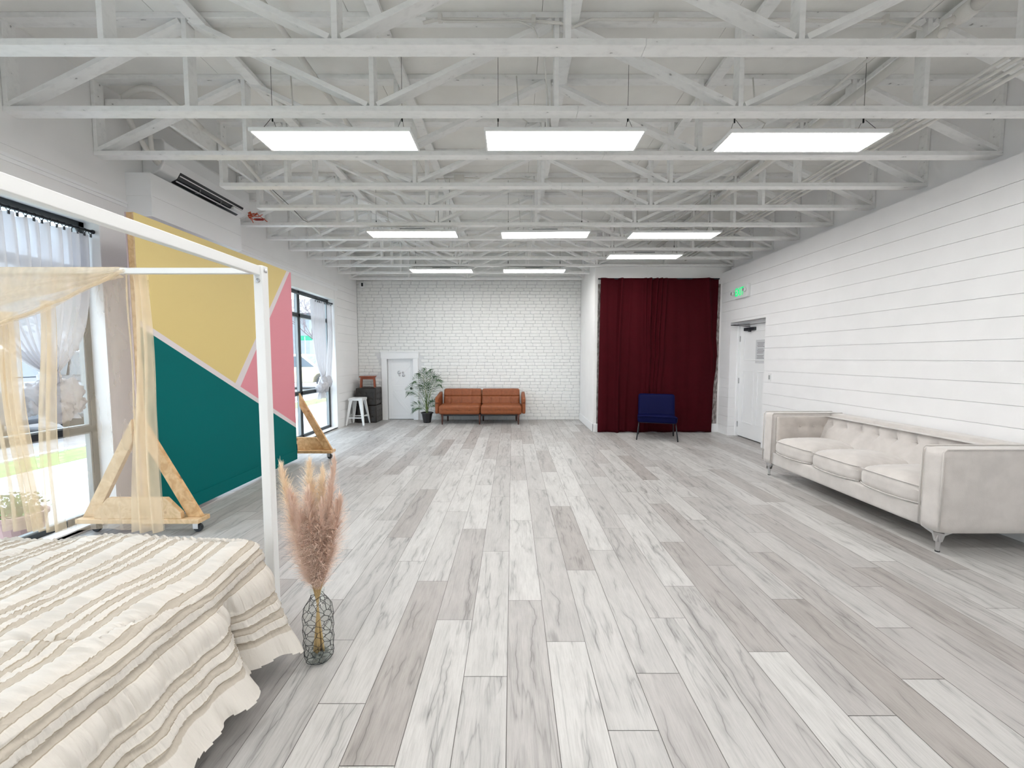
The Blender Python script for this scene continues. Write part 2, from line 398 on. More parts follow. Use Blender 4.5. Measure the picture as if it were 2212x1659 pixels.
    def build(s, name, mats, parent=None, smooth=False, bevel=0, off=(0, 0, 0), uvs=None, solid=0, seg=2, angle=40):
        me = bpy.data.meshes.new(name)
        o_ = Vector(off)
        me.from_pydata([tuple(Vector(p) - o_) for p in s.v], [], s.f); me.update()
        if not isinstance(mats, (list, tuple)): mats = [mats]
        for m_ in mats: me.materials.append(m_)
        if len(mats) > 1: me.polygons.foreach_set('material_index', s.m)
        if uvs is not None:
            ul = me.uv_layers.new(name='UVMap'); li = np.empty(len(me.loops), dtype=np.int32); me.loops.foreach_get('vertex_index', li)
            ul.data.foreach_set('uv', np.asarray(uvs, dtype=np.float32)[li].ravel())
        if smooth: me.shade_smooth() if hasattr(me, 'shade_smooth') else me.polygons.foreach_set('use_smooth', [True] * len(me.polygons))
        o = bpy.data.objects.new(name, me); C.objects.link(o)
        if parent is not None: o.parent = parent
        if solid:
            q = o.modifiers.new('thickness', 'SOLIDIFY'); q.thickness = solid; q.offset = 0
        if bevel:
            q = o.modifiers.new('bevel', 'BEVEL'); q.width = bevel; q.segments = seg; q.limit_method = 'ANGLE'; q.angle_limit = math.radians(angle)
        return o

def tag(o, label, cat, group=None, kind=None):
    o['label'] = label; o['category'] = cat
    if group: o['group'] = group
    if kind: o['kind'] = kind
    return o
def thing(name, label, cat, loc=(0, 0, 0), rz=0, group=None):
    o = bpy.data.objects.new(name, None); C.objects.link(o); o.empty_display_size = .1
    o.location = loc; o.rotation_euler = (0, 0, rz); return tag(o, label, cat, group)
def struct(o): o['kind'] = 'structure'; return o
def dup(root, loc, label, rz=None):
    def cp(o, par):
        c = o.copy(); C.objects.link(c); c.parent = par
        for ch in list(o.children): cp(ch, c)
        return c
    r = cp(root, None); r.location = loc
    if rz is not None: r.rotation_euler = (0, 0, rz)
    r['label'] = label; return r

# ------------------------------------------------------------------ room numbers
XL, XR, XB = -3.62, 4.08, 4.25        # left wall, right shiplap wall, right bearing wall above it
YB, YF = 9.50, -3.2                    # brick wall, wall behind the camera
ZC, ZD = 3.22, 3.89                    # truss bearing height, roof deck
XA, YA = 1.61, 7.93                    # alcove box corner
W1 = (-0.9, 3.62); W2 = (4.85, 8.30); WZ = (.03, 2.66)
REC = .13                              # window reveal depth

# floor: every plank a face of its own, small dark seams between
def build_floor():
    wdt, L = .2007, 1.205
    ph = {-7: 4.213, -6: 3.569, -5: 3.217, -4: 1.624, -3: 2.566, -2: 2.174, -1: 1.771, 0: 2.355, 1: 2.0, 2: 1.5, 3: 1.789, 4: 2.19, 5: 2.508,
          6: 1.927, 7: 1.566, 8: 2.367, 9: 1.755, 10: 2.106, 11: 2.504, 12: 2.736, 13: 1.62, 14: 2.279}
    rnd = random.Random(11)
    mb = MB(); uvs = []; tone = []
    mb.add([(XL - .3, YF, -.004), (XR + .45, YF, -.004), (XR + .45, YB + .3, -.004), (XL - .3, YB + .3, -.004)], [(0, 1, 2, 3)], 1)
    uvs += [(0, 0)] * 4; tone.append(0.); seeds = [0.]
    g = .0013
    for k in range(-20, 23):
        x0 = -.022 + wdt * k; x1 = x0 + wdt
        x0c, x1c = max(x0, XL - .2), min(x1, XR + .4)
        if x1c - x0c < .01: continue
        p = ph.get(k, 1.5 + rnd.random() * L) % L
        y = YF + ((p - YF) % L) - L
        while y < YB:
            a, b = max(y, YF), min(y + L, YB + .1)
            if b - a > .02:
                t = rnd.random(); t = t * .75 + .2 if rnd.random() > .22 else t * .25
                mb.add([(x0c + g, a + g, 0), (x1c - g, a + g, 0), (x1c - g, b - g, 0), (x0c + g, b - g, 0)], [(0, 1, 2, 3)], 0)
                fl = rnd.random() > .5; L_ = b - a; seeds.append(rnd.random())
                uvs += [(0, 0), (.2, 0), (.2, L_), (0, L_)] if fl else [(.2, L_), (0, L_), (0, 0), (.2, 0)]
                tone.append(t)
            y += L
    o = mb.build('floor', [M['floor'], M['seam']], uvs=uvs)
    at = o.data.attributes.new('tone', 'FLOAT', 'FACE'); at.data.foreach_set('value', tone)
    at = o.data.attributes.new('seed', 'FLOAT', 'FACE'); at.data.foreach_set('value', seeds)
    return struct(o)
build_floor()

# shiplap: boards as separate boxes with a small open gap, on a backing
def shiplap_x(mb, x, nx, y0, y1, z0, z1, zs, th=.012, gap=.004):
    """boards on plane X=x facing nx, horizontal seams at heights zs"""
    zz = sorted([z0] + [z for z in zs if z0 + .01 < z < z1 - .01] + [z1])
    xa, xb = sorted((x, x - nx * th))
    for a, b in zip(zz[:-1], zz[1:]): mb.box(xa, xb, y0, y1, a + (gap / 2 if a > z0 else 0), b - (gap / 2 if b < z1 else 0))
def shiplap_y(mb, y, x0, x1, z0, z1, zs, th=.012, gap=.004):
    zz = sorted([z0] + [z for z in zs if z0 + .01 < z < z1 - .01] + [z1])
    for a, b in zip(zz[:-1], zz[1:]): mb.box(x0, x1, y, y + th, a + (gap / 2 if a > z0 else 0), b - (gap / 2 if b < z1 else 0))
ZS = [2.89 - .1808 * k for k in range(16)]

# right wall with the door recess Y 6.54..7.57
DY0, DY1, DZ = 6.53, 7.57, 2.12; XD = 4.26
mb = MB()
shiplap_x(mb, XR, -1, YF, DY0, 0, 3.09, ZS); shiplap_x(mb, XR, -1, DY0, DY1, DZ, 3.09, ZS); shiplap_x(mb, XR, -1, DY1, YB, 0, 3.09, ZS)
shiplap_y(mb, DY1, XR + .012, XD, 0, DZ, ZS)                      # far reveal
mb.box(XR + .012, XR + .05, YF, DY0 - .0, 0, 3.09); mb.box(XR + .012, XR + .05, DY0, DY1 + .02, DZ + .0, 3.09); mb.box(XR + .012, XR + .05, DY1 + .012, YB, 0, 3.09)
mb.box(XR + .051, XD + .059, DY1 + .0125, DY1 + .05, 0, DZ + .03); mb.box(XR + .012, XD + .06, DY0 - .03, DY0, 0, DZ + .03)             # near reveal
mb.box(XR + .012, XD + .06, DY0, DY1 + .012, DZ, DZ + .03)           # soffit of the recess
mb.box(XR + .0, XB + .02, YF, YB, 3.09, 3.11)                        # ledge on top of the shiplap
mb.box(XB, XB + .08, YF, YB, 3.11, ZD + .02)                         # bearing wall
mb.box(XD + .06, XD + .14, DY0 - .2, DY1 + .2, 0, DZ + .2)
struct(mb.build('wall_right', M['board']))

# left wall with two windows
mb = MB(); T = .20
for a, b in ((YF, W1[0]), (W1[1], W2[0])): mb.box(XL - T, XL, a, b, 0, ZD + .02)
mb.box(XL - T, XL - .012, W2[1], YB + .1, 0, ZD + .02)
shiplap_x(mb, XL, 1, W2[1] + .11, YB, 0, 2.99, ZS); mb.box(XL - .012, XL, W2[1], YB, 2.994, ZD)
mb.box(XL - .012, XL + .004, W2[1], W2[1] + .107, 0, 2.99)
for a, b in (W1, W2):
    mb.box(XL - T, XL, a, b, WZ[1], 2.988); mb.box(XL - T, XL, a, b, 2.992, ZD + .02); mb.box(XL - T, XL - .004, a, b, 2.98, 3.0)
    mb.box(XL - T, XL, a, b, -.05, WZ[0])
struct(mb.build('wall_left', M['wall']))
mb = MB()
mb.box(XL, XL + .018, YF, 3.88, 2.905, 2.93); mb.box(XL, XL + .01, YF, 3.88, 2.875, 2.905)
mb.box(XL, XL + .012, 5.14, 8.45, 2.90, 2.925); mb.box(XL, XL + .006, 5.14, 8.45, 2.84, 2.90)
struct(mb.build('trim_1', M['casing'], bevel=.002))
# boxed soffit under the wall unit
mb = MB(); bx0, bx1 = XL, -3.385
for a, b in ((2.80, 2.986), (2.990, 3.20)): mb.box(bx0, bx1, 3.885, 5.14, a, b)
mb.box(bx0, bx1 - .004, 3.889, 5.136, 2.98, 3.0)
struct(mb.build('trim_2', M['casing']))

# wall behind the camera
mb = MB(); mb.box(XL - T, XB + .1, YF - .1, YF, 0, ZD + .02); struct(mb.build('wall_front', M['wall']))

# brick wall (each brick a bevelled block of one mesh), small door opening
SD = (-2.935, -2.33, 1.44)
def build_brick():
    mb = MB(); rnd = random.Random(5)
    mb.box(XL - .1, SD[0] - .02, YB + .012, YB + .1, 0, 3.32, 1); mb.box(SD[1] + .02, XB + .1, YB + .012, YB + .1, 0, 3.32, 1)
    mb.box(SD[0] - .02, SD[1] + .02, YB + .012, YB + .1, SD[2] + .02, 3.32, 1)
    mb.box(XL - .1, XB + .1, YB + .1, YB + .16, 0, ZD + .02, 1)
    ch = .0755; row = 0; z = 0.
    while z < 3.27:
        x = XL - rnd.random() * .18 - (.1 if row % 2 else 0)
        while x < XA:
            wd = .215 + rnd.uniform(-.035, .03); a, b = max(x, XL), min(x + wd, XA)
            if b - a > .02 and not (z < SD[2] + .13 and b > -3.05 and a < -2.22):
                g = .0042; c = .011; y1 = YB + .02; d = rnd.uniform(-.003, .003); y0 = YB + d
                zt = min(z + ch, 3.285)
                j = lambda: rnd.uniform(-.003, .003)
                P = [(a + g, z + g), (b - g, z + g), (b - g, zt - g), (a + g, zt - g)]
                # octagon-ish face with clipped corners
                cc = .012
                O = [(P[0][0] + cc, P[0][1] + j()), (P[1][0] - cc, P[1][1] + j()), (P[1][0] + j(), P[1][1] + cc), (P[2][0] + j(), P[2][1] - cc),
                     (P[2][0] - cc, P[2][1] + j()), (P[3][0] + cc, P[3][1] + j()), (P[3][0] + j(), P[3][1] - cc), (P[0][0] + j(), P[0][1] + cc)]
                cx, cz = (a + b) / 2, (z + zt) / 2
                I = [(u + (c if u < cx else -c) * .6, v + (c if v < cz else -c) * .6) for u, v in O]
                vs = [(u, y1, v) for u, v in O] + [(u, y0 + .005, v) for u, v in O] + [(u, y0, v) for u, v in I]
                fs = [tuple(range(16, 24))]
                for q in range(8):
                    r_ = (q + 1) % 8; fs += [(q, r_, 8 + r_, 8 + q), (8 + q, 8 + r_, 16 + r_, 16 + q)]
                mb.add(vs, fs, 0)
            x += wd
        z += ch; row += 1
    mb.box(XL, XA, YB - .012, YB + .01, 3.30, 3.345, 0); mb.box(XL, XA, YB - .03, YB + .01, 3.36, 3.44, 0); mb.box(XL, XA, YB - .001, YB + .01, 3.28, ZD, 0)
    return struct(mb.build('wall_back', [M['brick'], M['mortar']]))
build_brick()

# alcove box holding the backdrop: side wall and front wall
mb = MB()
mb.box(XA, XA + .12, YA, YB + .02, 0, ZD + .02); mb.box(XA + .12, XR + .2, YA, YA + .12, 0, ZD + .02)
struct(mb.build('wall_alcove', M['wall']))
mb = MB(); mb.box(XA - .015, XA, YA - .015, YB, 0, .165); mb.box(XA - .015, XR - .001, YA - .015, YA, 0, .165)
struct(mb.build('baseboard_alcove', M['casing'], bevel=.004))

# roof deck with panel joints
mb = MB()
for i in range(6):
    for j in range(11):
        x0 = XL - .25 + i * 1.36; y0 = YF - .1 + j * 1.22
        mb.box(x0 + .002, min(x0 + 1.358, XB + .12), y0 + .002, min(y0 + 1.218, YB + .16), ZD, ZD + .018)
mb.box(XL - .25, XB + .15, YF - .1, YB + .2, ZD + .018, ZD + .06)
struct(mb.build('ceiling', M['ceil']))

# ------------------------------------------------------------------ windows
def window(n, yr, mulls, trans=(.84, 2.22)):
    root = struct(bpy.data.objects.new('window_%d' % n, None)); C.objects.link(root)
    root.location = (XL - REC - .03, (yr[0] + yr[1]) / 2, WZ[0]); off = root.location.copy()
    mb = MB(); y0, y1 = yr; z0, z1 = WZ; xa, xb = XL - REC - .07, XL - REC
    fw = .055
    mb.box(xa, xb, y0, y0 + fw, z0, z1); mb.box(xa, xb, y1 - fw, y1, z0, z1)
    mb.box(xa, xb, y0, y1, z1 - fw, z1); mb.box(xa, xb, y0, y1, z0, z0 + fw)
    for m_ in mulls: mb.box(xa, xb, m_ - .03, m_ + .03, z0, z1)
    for t in trans: mb.box(xa, xb, y0, y1, t - .028, t + .028)
    mb.build('window_frame', M['frame'], root, bevel=.003, off=off)
    ys = [y0 + fw] + [v for m_ in mulls for v in (m_ - .03, m_ + .03)] + [y1 - fw]
    zs = [z0 + fw] + [v for t in trans for v in (t - .028, t + .028)] + [z1 - fw]
    mb = MB()
    for a, b in zip(ys[0::2], ys[1::2]):
        for c, d in zip(zs[0::2], zs[1::2]):
            e = .013
            for q in ((a, a + e, c, d), (b - e, b, c, d), (a, b, c, c + e), (a, b, d - e, d)): mb.box(xa + .015, xb - .012, *q)
    mb.build('glazing_bead', M['frame_in'], root, off=off)
    for a, b in zip(ys[0::2], ys[1::2]):
        for c, d in zip(zs[0::2], zs[1::2]):
            g = MB(); g.add([(xa + .035, a, c), (xa + .035, b, c), (xa + .035, b, d), (xa + .035, a, d)], [(0, 1, 2, 3)])
            g.build('window_pane', M['glass'], root, off=off)
    mb = MB()                                                        # white jamb lining
    mb.box(XL - REC, XL + .004, y1 - .012, y1 + .0, z0, z1); mb.box(XL - REC, XL + .004, y0, y0 + .012, z0, z1)
    mb.box(XL - REC, XL + .004, y0, y1, z1 - .012, z1); mb.box(XL - REC, XL, y0, y1, z0 - .02, z0 + .012)
    mb.build('window_lining', M['casing'], root, off=off)
    return root
window(1, W1, [.15, 1.30, 2.45]); window(2, W2, [6.0, 7.16])

# ------------------------------------------------------------------ doors
# small play door in the brick wall
dr = struct(bpy.data.objects.new('door_1', None)); C.objects.link(dr); dr.location = ((SD[0] + SD[1]) / 2, YB, 0); off = dr.location.copy()
mb = MB()
mb.box(-3.07, SD[0] - 0.0, YB - .025, YB + .012, 0, 1.46); mb.box(SD[1], -2.215, YB - .025, YB + .012, 0, 1.46)
mb.box(-3.085, -2.20, YB - .03, YB + .012, 1.46, 1.595); mb.box(-3.10, -2.185, YB - .045, YB + .012, 1.595, 1.62)
mb.box(SD[0] - .012, SD[0], YB - .02, YB + .09, 0, 1.46); mb.box(SD[1], SD[1] + .012, YB - .02, YB + .09, 0, 1.46); mb.box(SD[0], SD[1], YB - .02, YB + .09, 1.44, 1.46)
mb.build('door_casing', M['casing'], dr, bevel=.003, off=off)
yl = YB + .055
mb = MB(); mb.box(SD[0] + .004, SD[1] - .004, yl, yl + .03, .012, 1.437)
a, b = SD[0] + .004, SD[1] - .004; f = .008
e_ = .0008
mb.box(a, a + .075, yl - f, yl + e_, .012, 1.437); mb.box(b - .075, b, yl - f, yl + e_, .012, 1.437)
for c0, c1 in ((.012, .13), (.70, .81), (1.36, 1.437)): mb.box(a + .0755, b - .0755, yl - f, yl + e_, c0, c1)
mb.prism([(a + .076, .698), (a + .13, .698), (b - .076, .19), (b - .076, .132), (b - .12, .132), (a + .076, .62)], yl - f + .001, yl + e_, 'y')
mb.prism([(a + .076, .812), (a + .12, .812), (b - .076, 1.28), (b - .076, 1.358), (b - .12, 1.358), (a + .076, .88)], yl - f + .001, yl + e_, 'y')
leaf_ = mb.build('door_leaf', M['casing'], dr, bevel=.002, off=off)
mb = MB(); mb.lathe([(.012, .05), (.012, .02), (.026, .018), (.028, .006), (.022, 0), (0, -.004)], (-2.387, yl - .055, .749), 16, 'y'); mb.build('door_knob', M['black'], leaf_, smooth=True, off=off)

# service door in the right wall
dr = struct(bpy.data.objects.new('door_2', None)); C.objects.link(dr); dr.location = (XD, 7.05, 0); off = dr.location.copy()
mb = MB(); mb.box(XD - .05, XD + .02, DY1 - .035, DY1 - .0005, 0, DZ); mb.box(XD - .05, XD + .02, DY0 + .0005, DY0 + .035, 0, DZ); mb.box(XD - .05, XD + .02, DY0 + .035, DY1 - .035, 2.065, DZ - .0005)
mb.build('door_casing', M['casing'], dr, bevel=.003, off=off)
mb = MB(); mb.box(XD - .01, XD + .03, DY0 + .038, DY1 - .038, .02, 2.062); xf = XD - .01
def panel(y0, y1, z0, z1):
    for q in ((y0, y0 + .018, z0, z1), (y1 - .018, y1, z0, z1), (y0 + .0185, y1 - .0185, z0, z0 + .018), (y0 + .0185, y1 - .0185, z1 - .018, z1)): mb.box(xf - .008, xf + .001, *q)
panel(6.68, 7.40, 1.42, 1.95); panel(6.68, 6.98, .28, 1.24); panel(7.08, 7.40, .28, 1.24)
lf = mb.build('door_leaf', M['casing'], dr, bevel=.003, off=off)
for z in (.23, 1.045, 1.82):
    mb = MB(); mb.box(xf - .006, xf + .002, DY1 - .052, DY1 - .030, z - .05, z + .05); mb.lathe([(.006, -.052), (.006, .052)], (xf - .008, DY1 - .039, z), 8)
    mb.build('door_hinge', M['galv'], dr, off=off)
mb = MB(); mb.lathe([(.010, .055), (.010, .03), (.024, .028), (.026, .008), (.02, 0), (0, -.003)], (xf - .06, 6.64, 1.0), 14, 'x'); mb.build('door_knob', M['black'], lf, smooth=True, off=off)
mb = MB(); mb.box(xf - .045, xf, 7.05, 7.36, 1.955, 2.01); mb.lathe([(.022, -.06), (.022, .0)], (xf - .03, 7.20, 1.99), 12)
mb.beam((xf - .03, 7.20, 2.03), (xf - .17, 7.56, 2.075), .018, .012); mb.beam((xf - .17, 7.56, 2.078), (xf - .03, 7.18, 2.068), .014, .01)
mb.build('door_closer', M['black'], dr, bevel=.004, off=off)

# ------------------------------------------------------------------ roof trusses
BACKS = [2.466, 3.071, 3.694, 4.326, 4.922, 5.535, 6.157, 6.750, 7.330, 7.918, 8.561, 9.214]
JX = [-3.62 + 1.3117 * j for j in range(7)]
ordn = ['first', 'second', 'third', 'fourth', 'fifth', 'sixth', 'seventh', 'eighth', 'ninth', 'tenth', 'eleventh', 'twelfth']
def truss(k):
    yb = BACKS[k]; D = .089; cut = k in (3, 4); xr = XB if k < 10 else XA
    xl = XL if not cut else -2.99
    extra = {0: 'spanning the top of the picture', 3: 'cut short beside the wall unit', 4: 'cut short, behind the first shortened one', 10: 'stopping at the alcove box', 11: 'nearest the brick wall'}.get(k, 'spanning wall to wall')
    t = thing('roof_truss', 'white timber roof truss, %s from the camera, %s' % (ordn[k], extra), 'truss', (xl, yb - D / 2, ZC), 0, 'white roof trusses')
    def P(x, z): return (x - xl, 0, z - ZC)
    rj = random.Random(k)
    mb = MB(); jx = rj.uniform(.1, .5)
    mb.box(0, JX[3] + jx - xl - .001, -D / 2, D / 2, 0, .038); 
    if xr > JX[3] + jx: mb.box(JX[3] + jx - xl + .001, xr - xl, -D / 2 + .002, D / 2 + .002, 0, .038)
    mb.build('bottom_chord', M['lumber'], t, bevel=.002)
    mb = MB(); mb.box(0, xr - xl, -D / 2, D / 2, ZD - .04 - ZC, ZD - .001 - ZC); mb.build('top_chord', M['lumber'], t, bevel=.002)
    zb, zt = ZC + .038, ZD - .04
    def web(x0, z0, x1, z1, nm):
        m_ = MB(); m_.beam(P(x0, z0), P(x1, z1), .034, D - .006, up=(0, 1, 0)); m_.build(nm, M['lumber'], t, bevel=.002)
    xs = [x for x in JX if xl - .01 <= x <= xr + .02]
    if cut: xs = [xl + .02] + xs
    for x in xs:
        xx = min(max(x, xl + .02), xr - .02); web(xx, zb, xx, zt, 'vertical_web')
    for j in range(6):
        a, b = JX[j], JX[j + 1]
        if a >= xr: break
        za, zb_ = (zb + .012, zt - .012) if j % 2 == 0 else (zt - .012, zb + .012)
        x0, x1 = a + .035, b - .035; f0 = 0; f1 = 1
        if x0 < xl + .02: f0 = (xl + .04 - x0) / (x1 - x0)
        if x1 > xr: f1 = (xr - .03 - x0) / (x1 - x0)
        if f1 - f0 < .12: continue
        web(x0 + (x1 - x0) * f0, za + (zb_ - za) * f0, x0 + (x1 - x0) * f1, za + (zb_ - za) * f1, 'diagonal_web')
    return t
for k in range(12): truss(k)

# headers that carry the two shortened trusses
t = thing('truss_header', 'white header boards framing the shortened trusses beside the wall unit', 'header', (-3.02, 3.70, ZC))
mb = MB(); mb.box(-.02, .015, 0, 1.74, .30, .44); mb.build('upper_board', M['lumber'], t, bevel=.002)
for q in ((.01, .05, .44, .53), (1.69, 1.73, .30, .39)): mb = MB(); mb.box(-.58, -.022, *q); mb.build('cross_board', M['lumber'], t, bevel=.002)

# long boards tying the trusses together just under the deck
for i, (x, lab) in enumerate(((-2.20, 'leftmost'), (-.93, 'second from the left'), (.42, 'near the middle'), (1.72, 'fourth from the left'), (3.04, 'rightmost'))):
    mb = MB(); mb.box(-.045, .045, 0, (YB if x < XA - .1 else YA) - .2 - .3, 0, .035)
    o = mb.build('bracing_board', M['lumber'], bevel=.002); o.location = (x, .3, 3.805)
    tag(o, 'long white bracing board under the roof deck, %s of five' % lab, 'board', 'bracing boards')
    # short inclined braces beside it

# ------------------------------------------------------------------ light panels
def light_panel(label, x, y, rz=0, first=None):
    loc = (x, y, 3.15)
    t = thing('ceiling_light', label, 'light', loc, rz, 'hanging flat light panels')
    a, b = .603, .150
    mb = MB()
    for q in ((-a, a, -b, -b + .014), (-a, a, b - .014, b), (-a, -a + .014, -b + .014, b - .014), (a - .014, a, -b + .014, b - .014)): mb.box(*q, 0, .024)
    mb.box(-a, a, -b, b, .024, .028)
    mb.build('frame', M['whitemetal'], t, bevel=.002)
    mb = MB(); mb.box(-a + .014, a - .014, -b + .014, b - .014, .004, .012); mb.build('diffuser', M['light'], t)
    mb = MB(); mb.box(-.17, .17, -.05, .05, .028, .075); mb.build('driver_box', M['galv'], t, bevel=.004)
    mb = MB()
    for sx in (-1, 1):
        for sy in (-1, 1): mb.tube([(sx * (a - .1), sy * (b - .02), .028), (sx * (a - .1), sy * .02, .16)], .0017, 5)
        mb.tube([(sx * (a - .1), 0, .15), (sx * (a - .1), 0, ZD - 3.15)], .0017, 5); mb.lathe([(.006, .15), (.006, .19)], (sx * (a - .1), 0, 0), 8)
    mb.build('hanging_wire', M['wire'], t)
    mb = MB(); mb.tube([(-.17, 0, .05), (-.24, .03, .045), (-.30, 0, .08), (-.28, -.03, .13), (-.34, 0, .19), (-.36, .02, .5)], .005, 6); mb.build('power_cable', M['duct'], t, smooth=True)
    return t
lp = light_panel('left light panel of the nearest row of three', -1.355, 3.25)
light_panel('middle light panel of the nearest row of three', .395, 3.25)
light_panel('right light panel of the nearest row of three', 2.24, 3.27)
light_panel('left light panel of the second row of three', -1.35, 5.63)
light_panel('middle light panel of the second row of three, hanging slightly askew', .452, 5.655, -.03)
light_panel('right light panel of the second row of three', 2.22, 5.68)
light_panel('single light panel hanging in front of the maroon backdrop', 2.20, 6.85)
light_panel('left one of the two light panels nearest the brick wall', -1.367, 7.95)
light_panel('right one of the two light panels nearest the brick wall', .43, 7.95)
for i, x in enumerate((-1.355, .395, 2.24)):
    for j, y in enumerate((.9, -1.45)):
        light_panel('light panel above and behind the camera, %s, %s row' % (('left', 'middle', 'right')[i], ('nearer', 'farther')[j]), x, y)

# ------------------------------------------------------------------ pipes and cables overhead
def pipe(name, label, path, r, m_, cat='pipe', group=None, n=10, parts=None):
    mb = MB()
    mb.tube(path, r, n); return tag(mb.build(name, m_, smooth=True), label, cat, group)
pipe('conduit', 'white conduit running away above the left row of lights', [(-1.63, .3, 3.79), (-1.63, YB - .02, 3.79)], .022, M['duct'])
mb = MB(); mb.tube([(2.80, .3, 3.60), (2.80, 2.62, 3.60)], .040, 14); mb.tube([(2.80, 2.62, 3.60), (2.80, YA - .02, 3.60)], .032, 14)
for y in (2.62, 5.2): mb.lathe([(.046, -.05), (.05, -.03), (.05, .03), (.046, .05)], (2.80, y, 3.60), 14, 'y')
mb.tube([(2.80, 2.66, 3.60), (2.70, 2.66, 3.56), (2.70, 2.66, 3.50)], .02, 8); mb.lathe([(.02, -.02), (.028, 0), (.02, .02)], (2.70, 2.66, 3.50), 10)
tag(mb.build('sprinkler_pipe', M['duct'], smooth=True), 'thick white sprinkler pipe with couplings running through the trusses at right', 'pipe')
for i, z in enumerate((0, 1, 2, 3)):
    pipe('wall_conduit', 'thin white conduit in the bundle of four near the right wall, %s' % ('topmost', 'second down', 'third down', 'lowest')[i],
         [(3.24 + .035 * i, .3, 3.43 - .028 * i), (3.24 + .035 * i, YA - .02, 3.43 - .028 * i)], .013, M['duct'], group='conduits near the right wall', n=8)
mb = MB(); mb.tube([(2.62, .3, 3.66), (2.62, YA - .02, 3.66)], .012, 8); tag(mb.build('conduit', M['duct'], smooth=True), 'thin white conduit beside the thick sprinkler pipe', 'pipe')
pipe('refrigerant_line', 'white wrapped line running away from the wall unit along the left trusses',
     [(-2.78, 3.76, 3.52), (-2.78, 4.3, 3.51), (-2.90, 4.8, 3.50), (-3.03, 5.4, 3.50), (-3.05, 6.2, 3.5), (-3.22, 7.3, 3.47), (-3.20, 9.4, 3.5)], .020, M['duct'])
pipe('black_cable', 'thin black cable sagging along the white wrapped line at left', [(-2.84, 4.82, 3.47), (-2.95, 5.45, 3.49), (-2.93, 5.8, 3.40), (-2.98, 6.2, 3.47)], .0035, M['wire'], 'cable')
yc = 2.965
cab = [(-.62, yc, 3.80), (-.50, yc, 3.826), (-.2, yc, 3.822), (.15, yc, 3.812), (.33, yc, 3.80), (.42, yc, 3.77), (.55, yc, 3.822), (1.0, yc, 3.825), (1.9, yc, 3.82), (2.35, yc, 3.81), (2.6, yc, 3.815), (2.78, yc, 3.78), (2.86, yc, 3.76)]
mb = MB(); mb.tube(cab, .010, 8)
for p in (1, 3, 7, 10): mb.box(cab[p][0] - .014, cab[p][0] + .014, yc - .02, yc + .012, cab[p][2] - .02, cab[p][2] + .03)
tag(mb.build('electrical_cable', M['duct'], smooth=False), 'white electrical cable clipped along the second truss, right of centre', 'cable')
mb = MB(); mb.tube([(-.6, yc, 3.83), (-.45, yc - .01, 3.80), (.05, yc - .01, 3.80), (.15, yc - .01, 3.76), (.22, yc - .02, 3.60), (.27, yc + .1, 3.25), (.3, 3.2, 3.19)], .006, 6)
tag(mb.build('lamp_cable', M['duct'], smooth=True), 'loose white cable drooping to the middle light of the nearest row', 'cable')
y5 = 5.43
mb = MB(); mb.box(-.75, -.62, y5 - .05, y5, 3.77, 3.84); tag(mb.build('junction_box', M['duct'], bevel=.004), 'small white junction box on the sixth truss, left of centre', 'junction box')
mb = MB(); mb.tube([(-1.0, y5 - .01, 3.80), (-.6, y5 - .01, 3.815), (-.2, y5 - .01, 3.80), (.1, y5 - .01, 3.81), (.35, y5 - .01, 3.77), (.5, y5 - .01, 3.81), (1.6, y5 - .01, 3.81), (2.2, y5 - .01, 3.80), (2.5, y5 - .01, 3.76)], .008, 6)
tag(mb.build('electrical_cable', M['duct'], smooth=True), 'white electrical cable along the sixth truss beside the junction box', 'cable')
# rusty sprinkler head at the top right
t = thing('fire_sprinkler', 'rusty orange sprinkler head beside the thick pipe, top right', 'sprinkler', (2.72, 2.30, 3.60))
mb = MB(); mb.lathe([(.012, 0), (.016, .01), (.016, .03), (.008, .035)], (0, 0, -.02), 10); mb.tube([(-.012, 0, .01), (-.022, 0, .035), (0, 0, .06), (.022, 0, .035), (.012, 0, .01)], .004, 6)
mb.tube([(0, 0, -.02), (-.02, .01, -.05), (-.05, .02, -.06)], .006, 6)
mb.build('head', M['orange'], t, smooth=True)
mb = MB(); mb.tube([(.0, 0, -.0), (.075, .0, -.0)], .012, 8); mb.build('stub', M['duct'], t, smooth=True)

# ------------------------------------------------------------------ wall mounted air conditioner
t = thing('air_conditioner', 'white wall mounted air conditioner above the boxed soffit', 'air conditioner', (XL, 4.07, 3.27))
Yl = 1.27
prof = [(.002, .0), (.10, .0), (.175, .035), (.215, .10), (.235, .17), (.238, .30), (.21, .335), (.002, .335)]
mb = MB(); mb.prism(prof, 0, Yl, 'y'); mb.build('housing', M['plastic'], t, bevel=.012, seg=3, angle=25)
mb = MB(); mb.prism([(.115, -.001), (.180, .030), (.218, .095), (.210, .10), (.17, .04), (.115, .006)], .20, 1.17, 'y'); mb.build('air_outlet', M['black'], t)
mb = MB(); mb.beam((.165, .20, .012), (.165, 1.17, .012), .012, .012); mb.beam((.208, .20, .062), (.208, 1.17, .062), .01, .01); mb.build('louvre', M['plastic'], t, bevel=.002)
mb = MB()
for y in (.48, .80): mb.tube([(.14, y, .004), (.17, y + .02, .0), (.20, y, .04)], .003, 5)
mb.build('swing_link', M['galv'], t)
mb = MB(); mb.box(.16, .212, .99, 1.165, .02, .05); mb.build('deflector', M['plastic'], t)
pipe('refrigerant_hose', 'fat white hose looping up from the end of the wall unit', [(-3.46, 4.10, 3.35), (-3.48, 3.97, 3.45), (-3.50, 3.86, 3.60), (-3.50, 3.79, 3.72), (-3.45, 3.74, 3.79), (-3.35, 3.71, 3.815), (-3.21, 3.66, 3.81),
     (-3.05, 3.60, 3.76), (-2.93, 3.56, 3.68), (-2.82, 3.60, 3.58), (-2.78, 3.75, 3.52)], .024, M['duct'], 'hose')
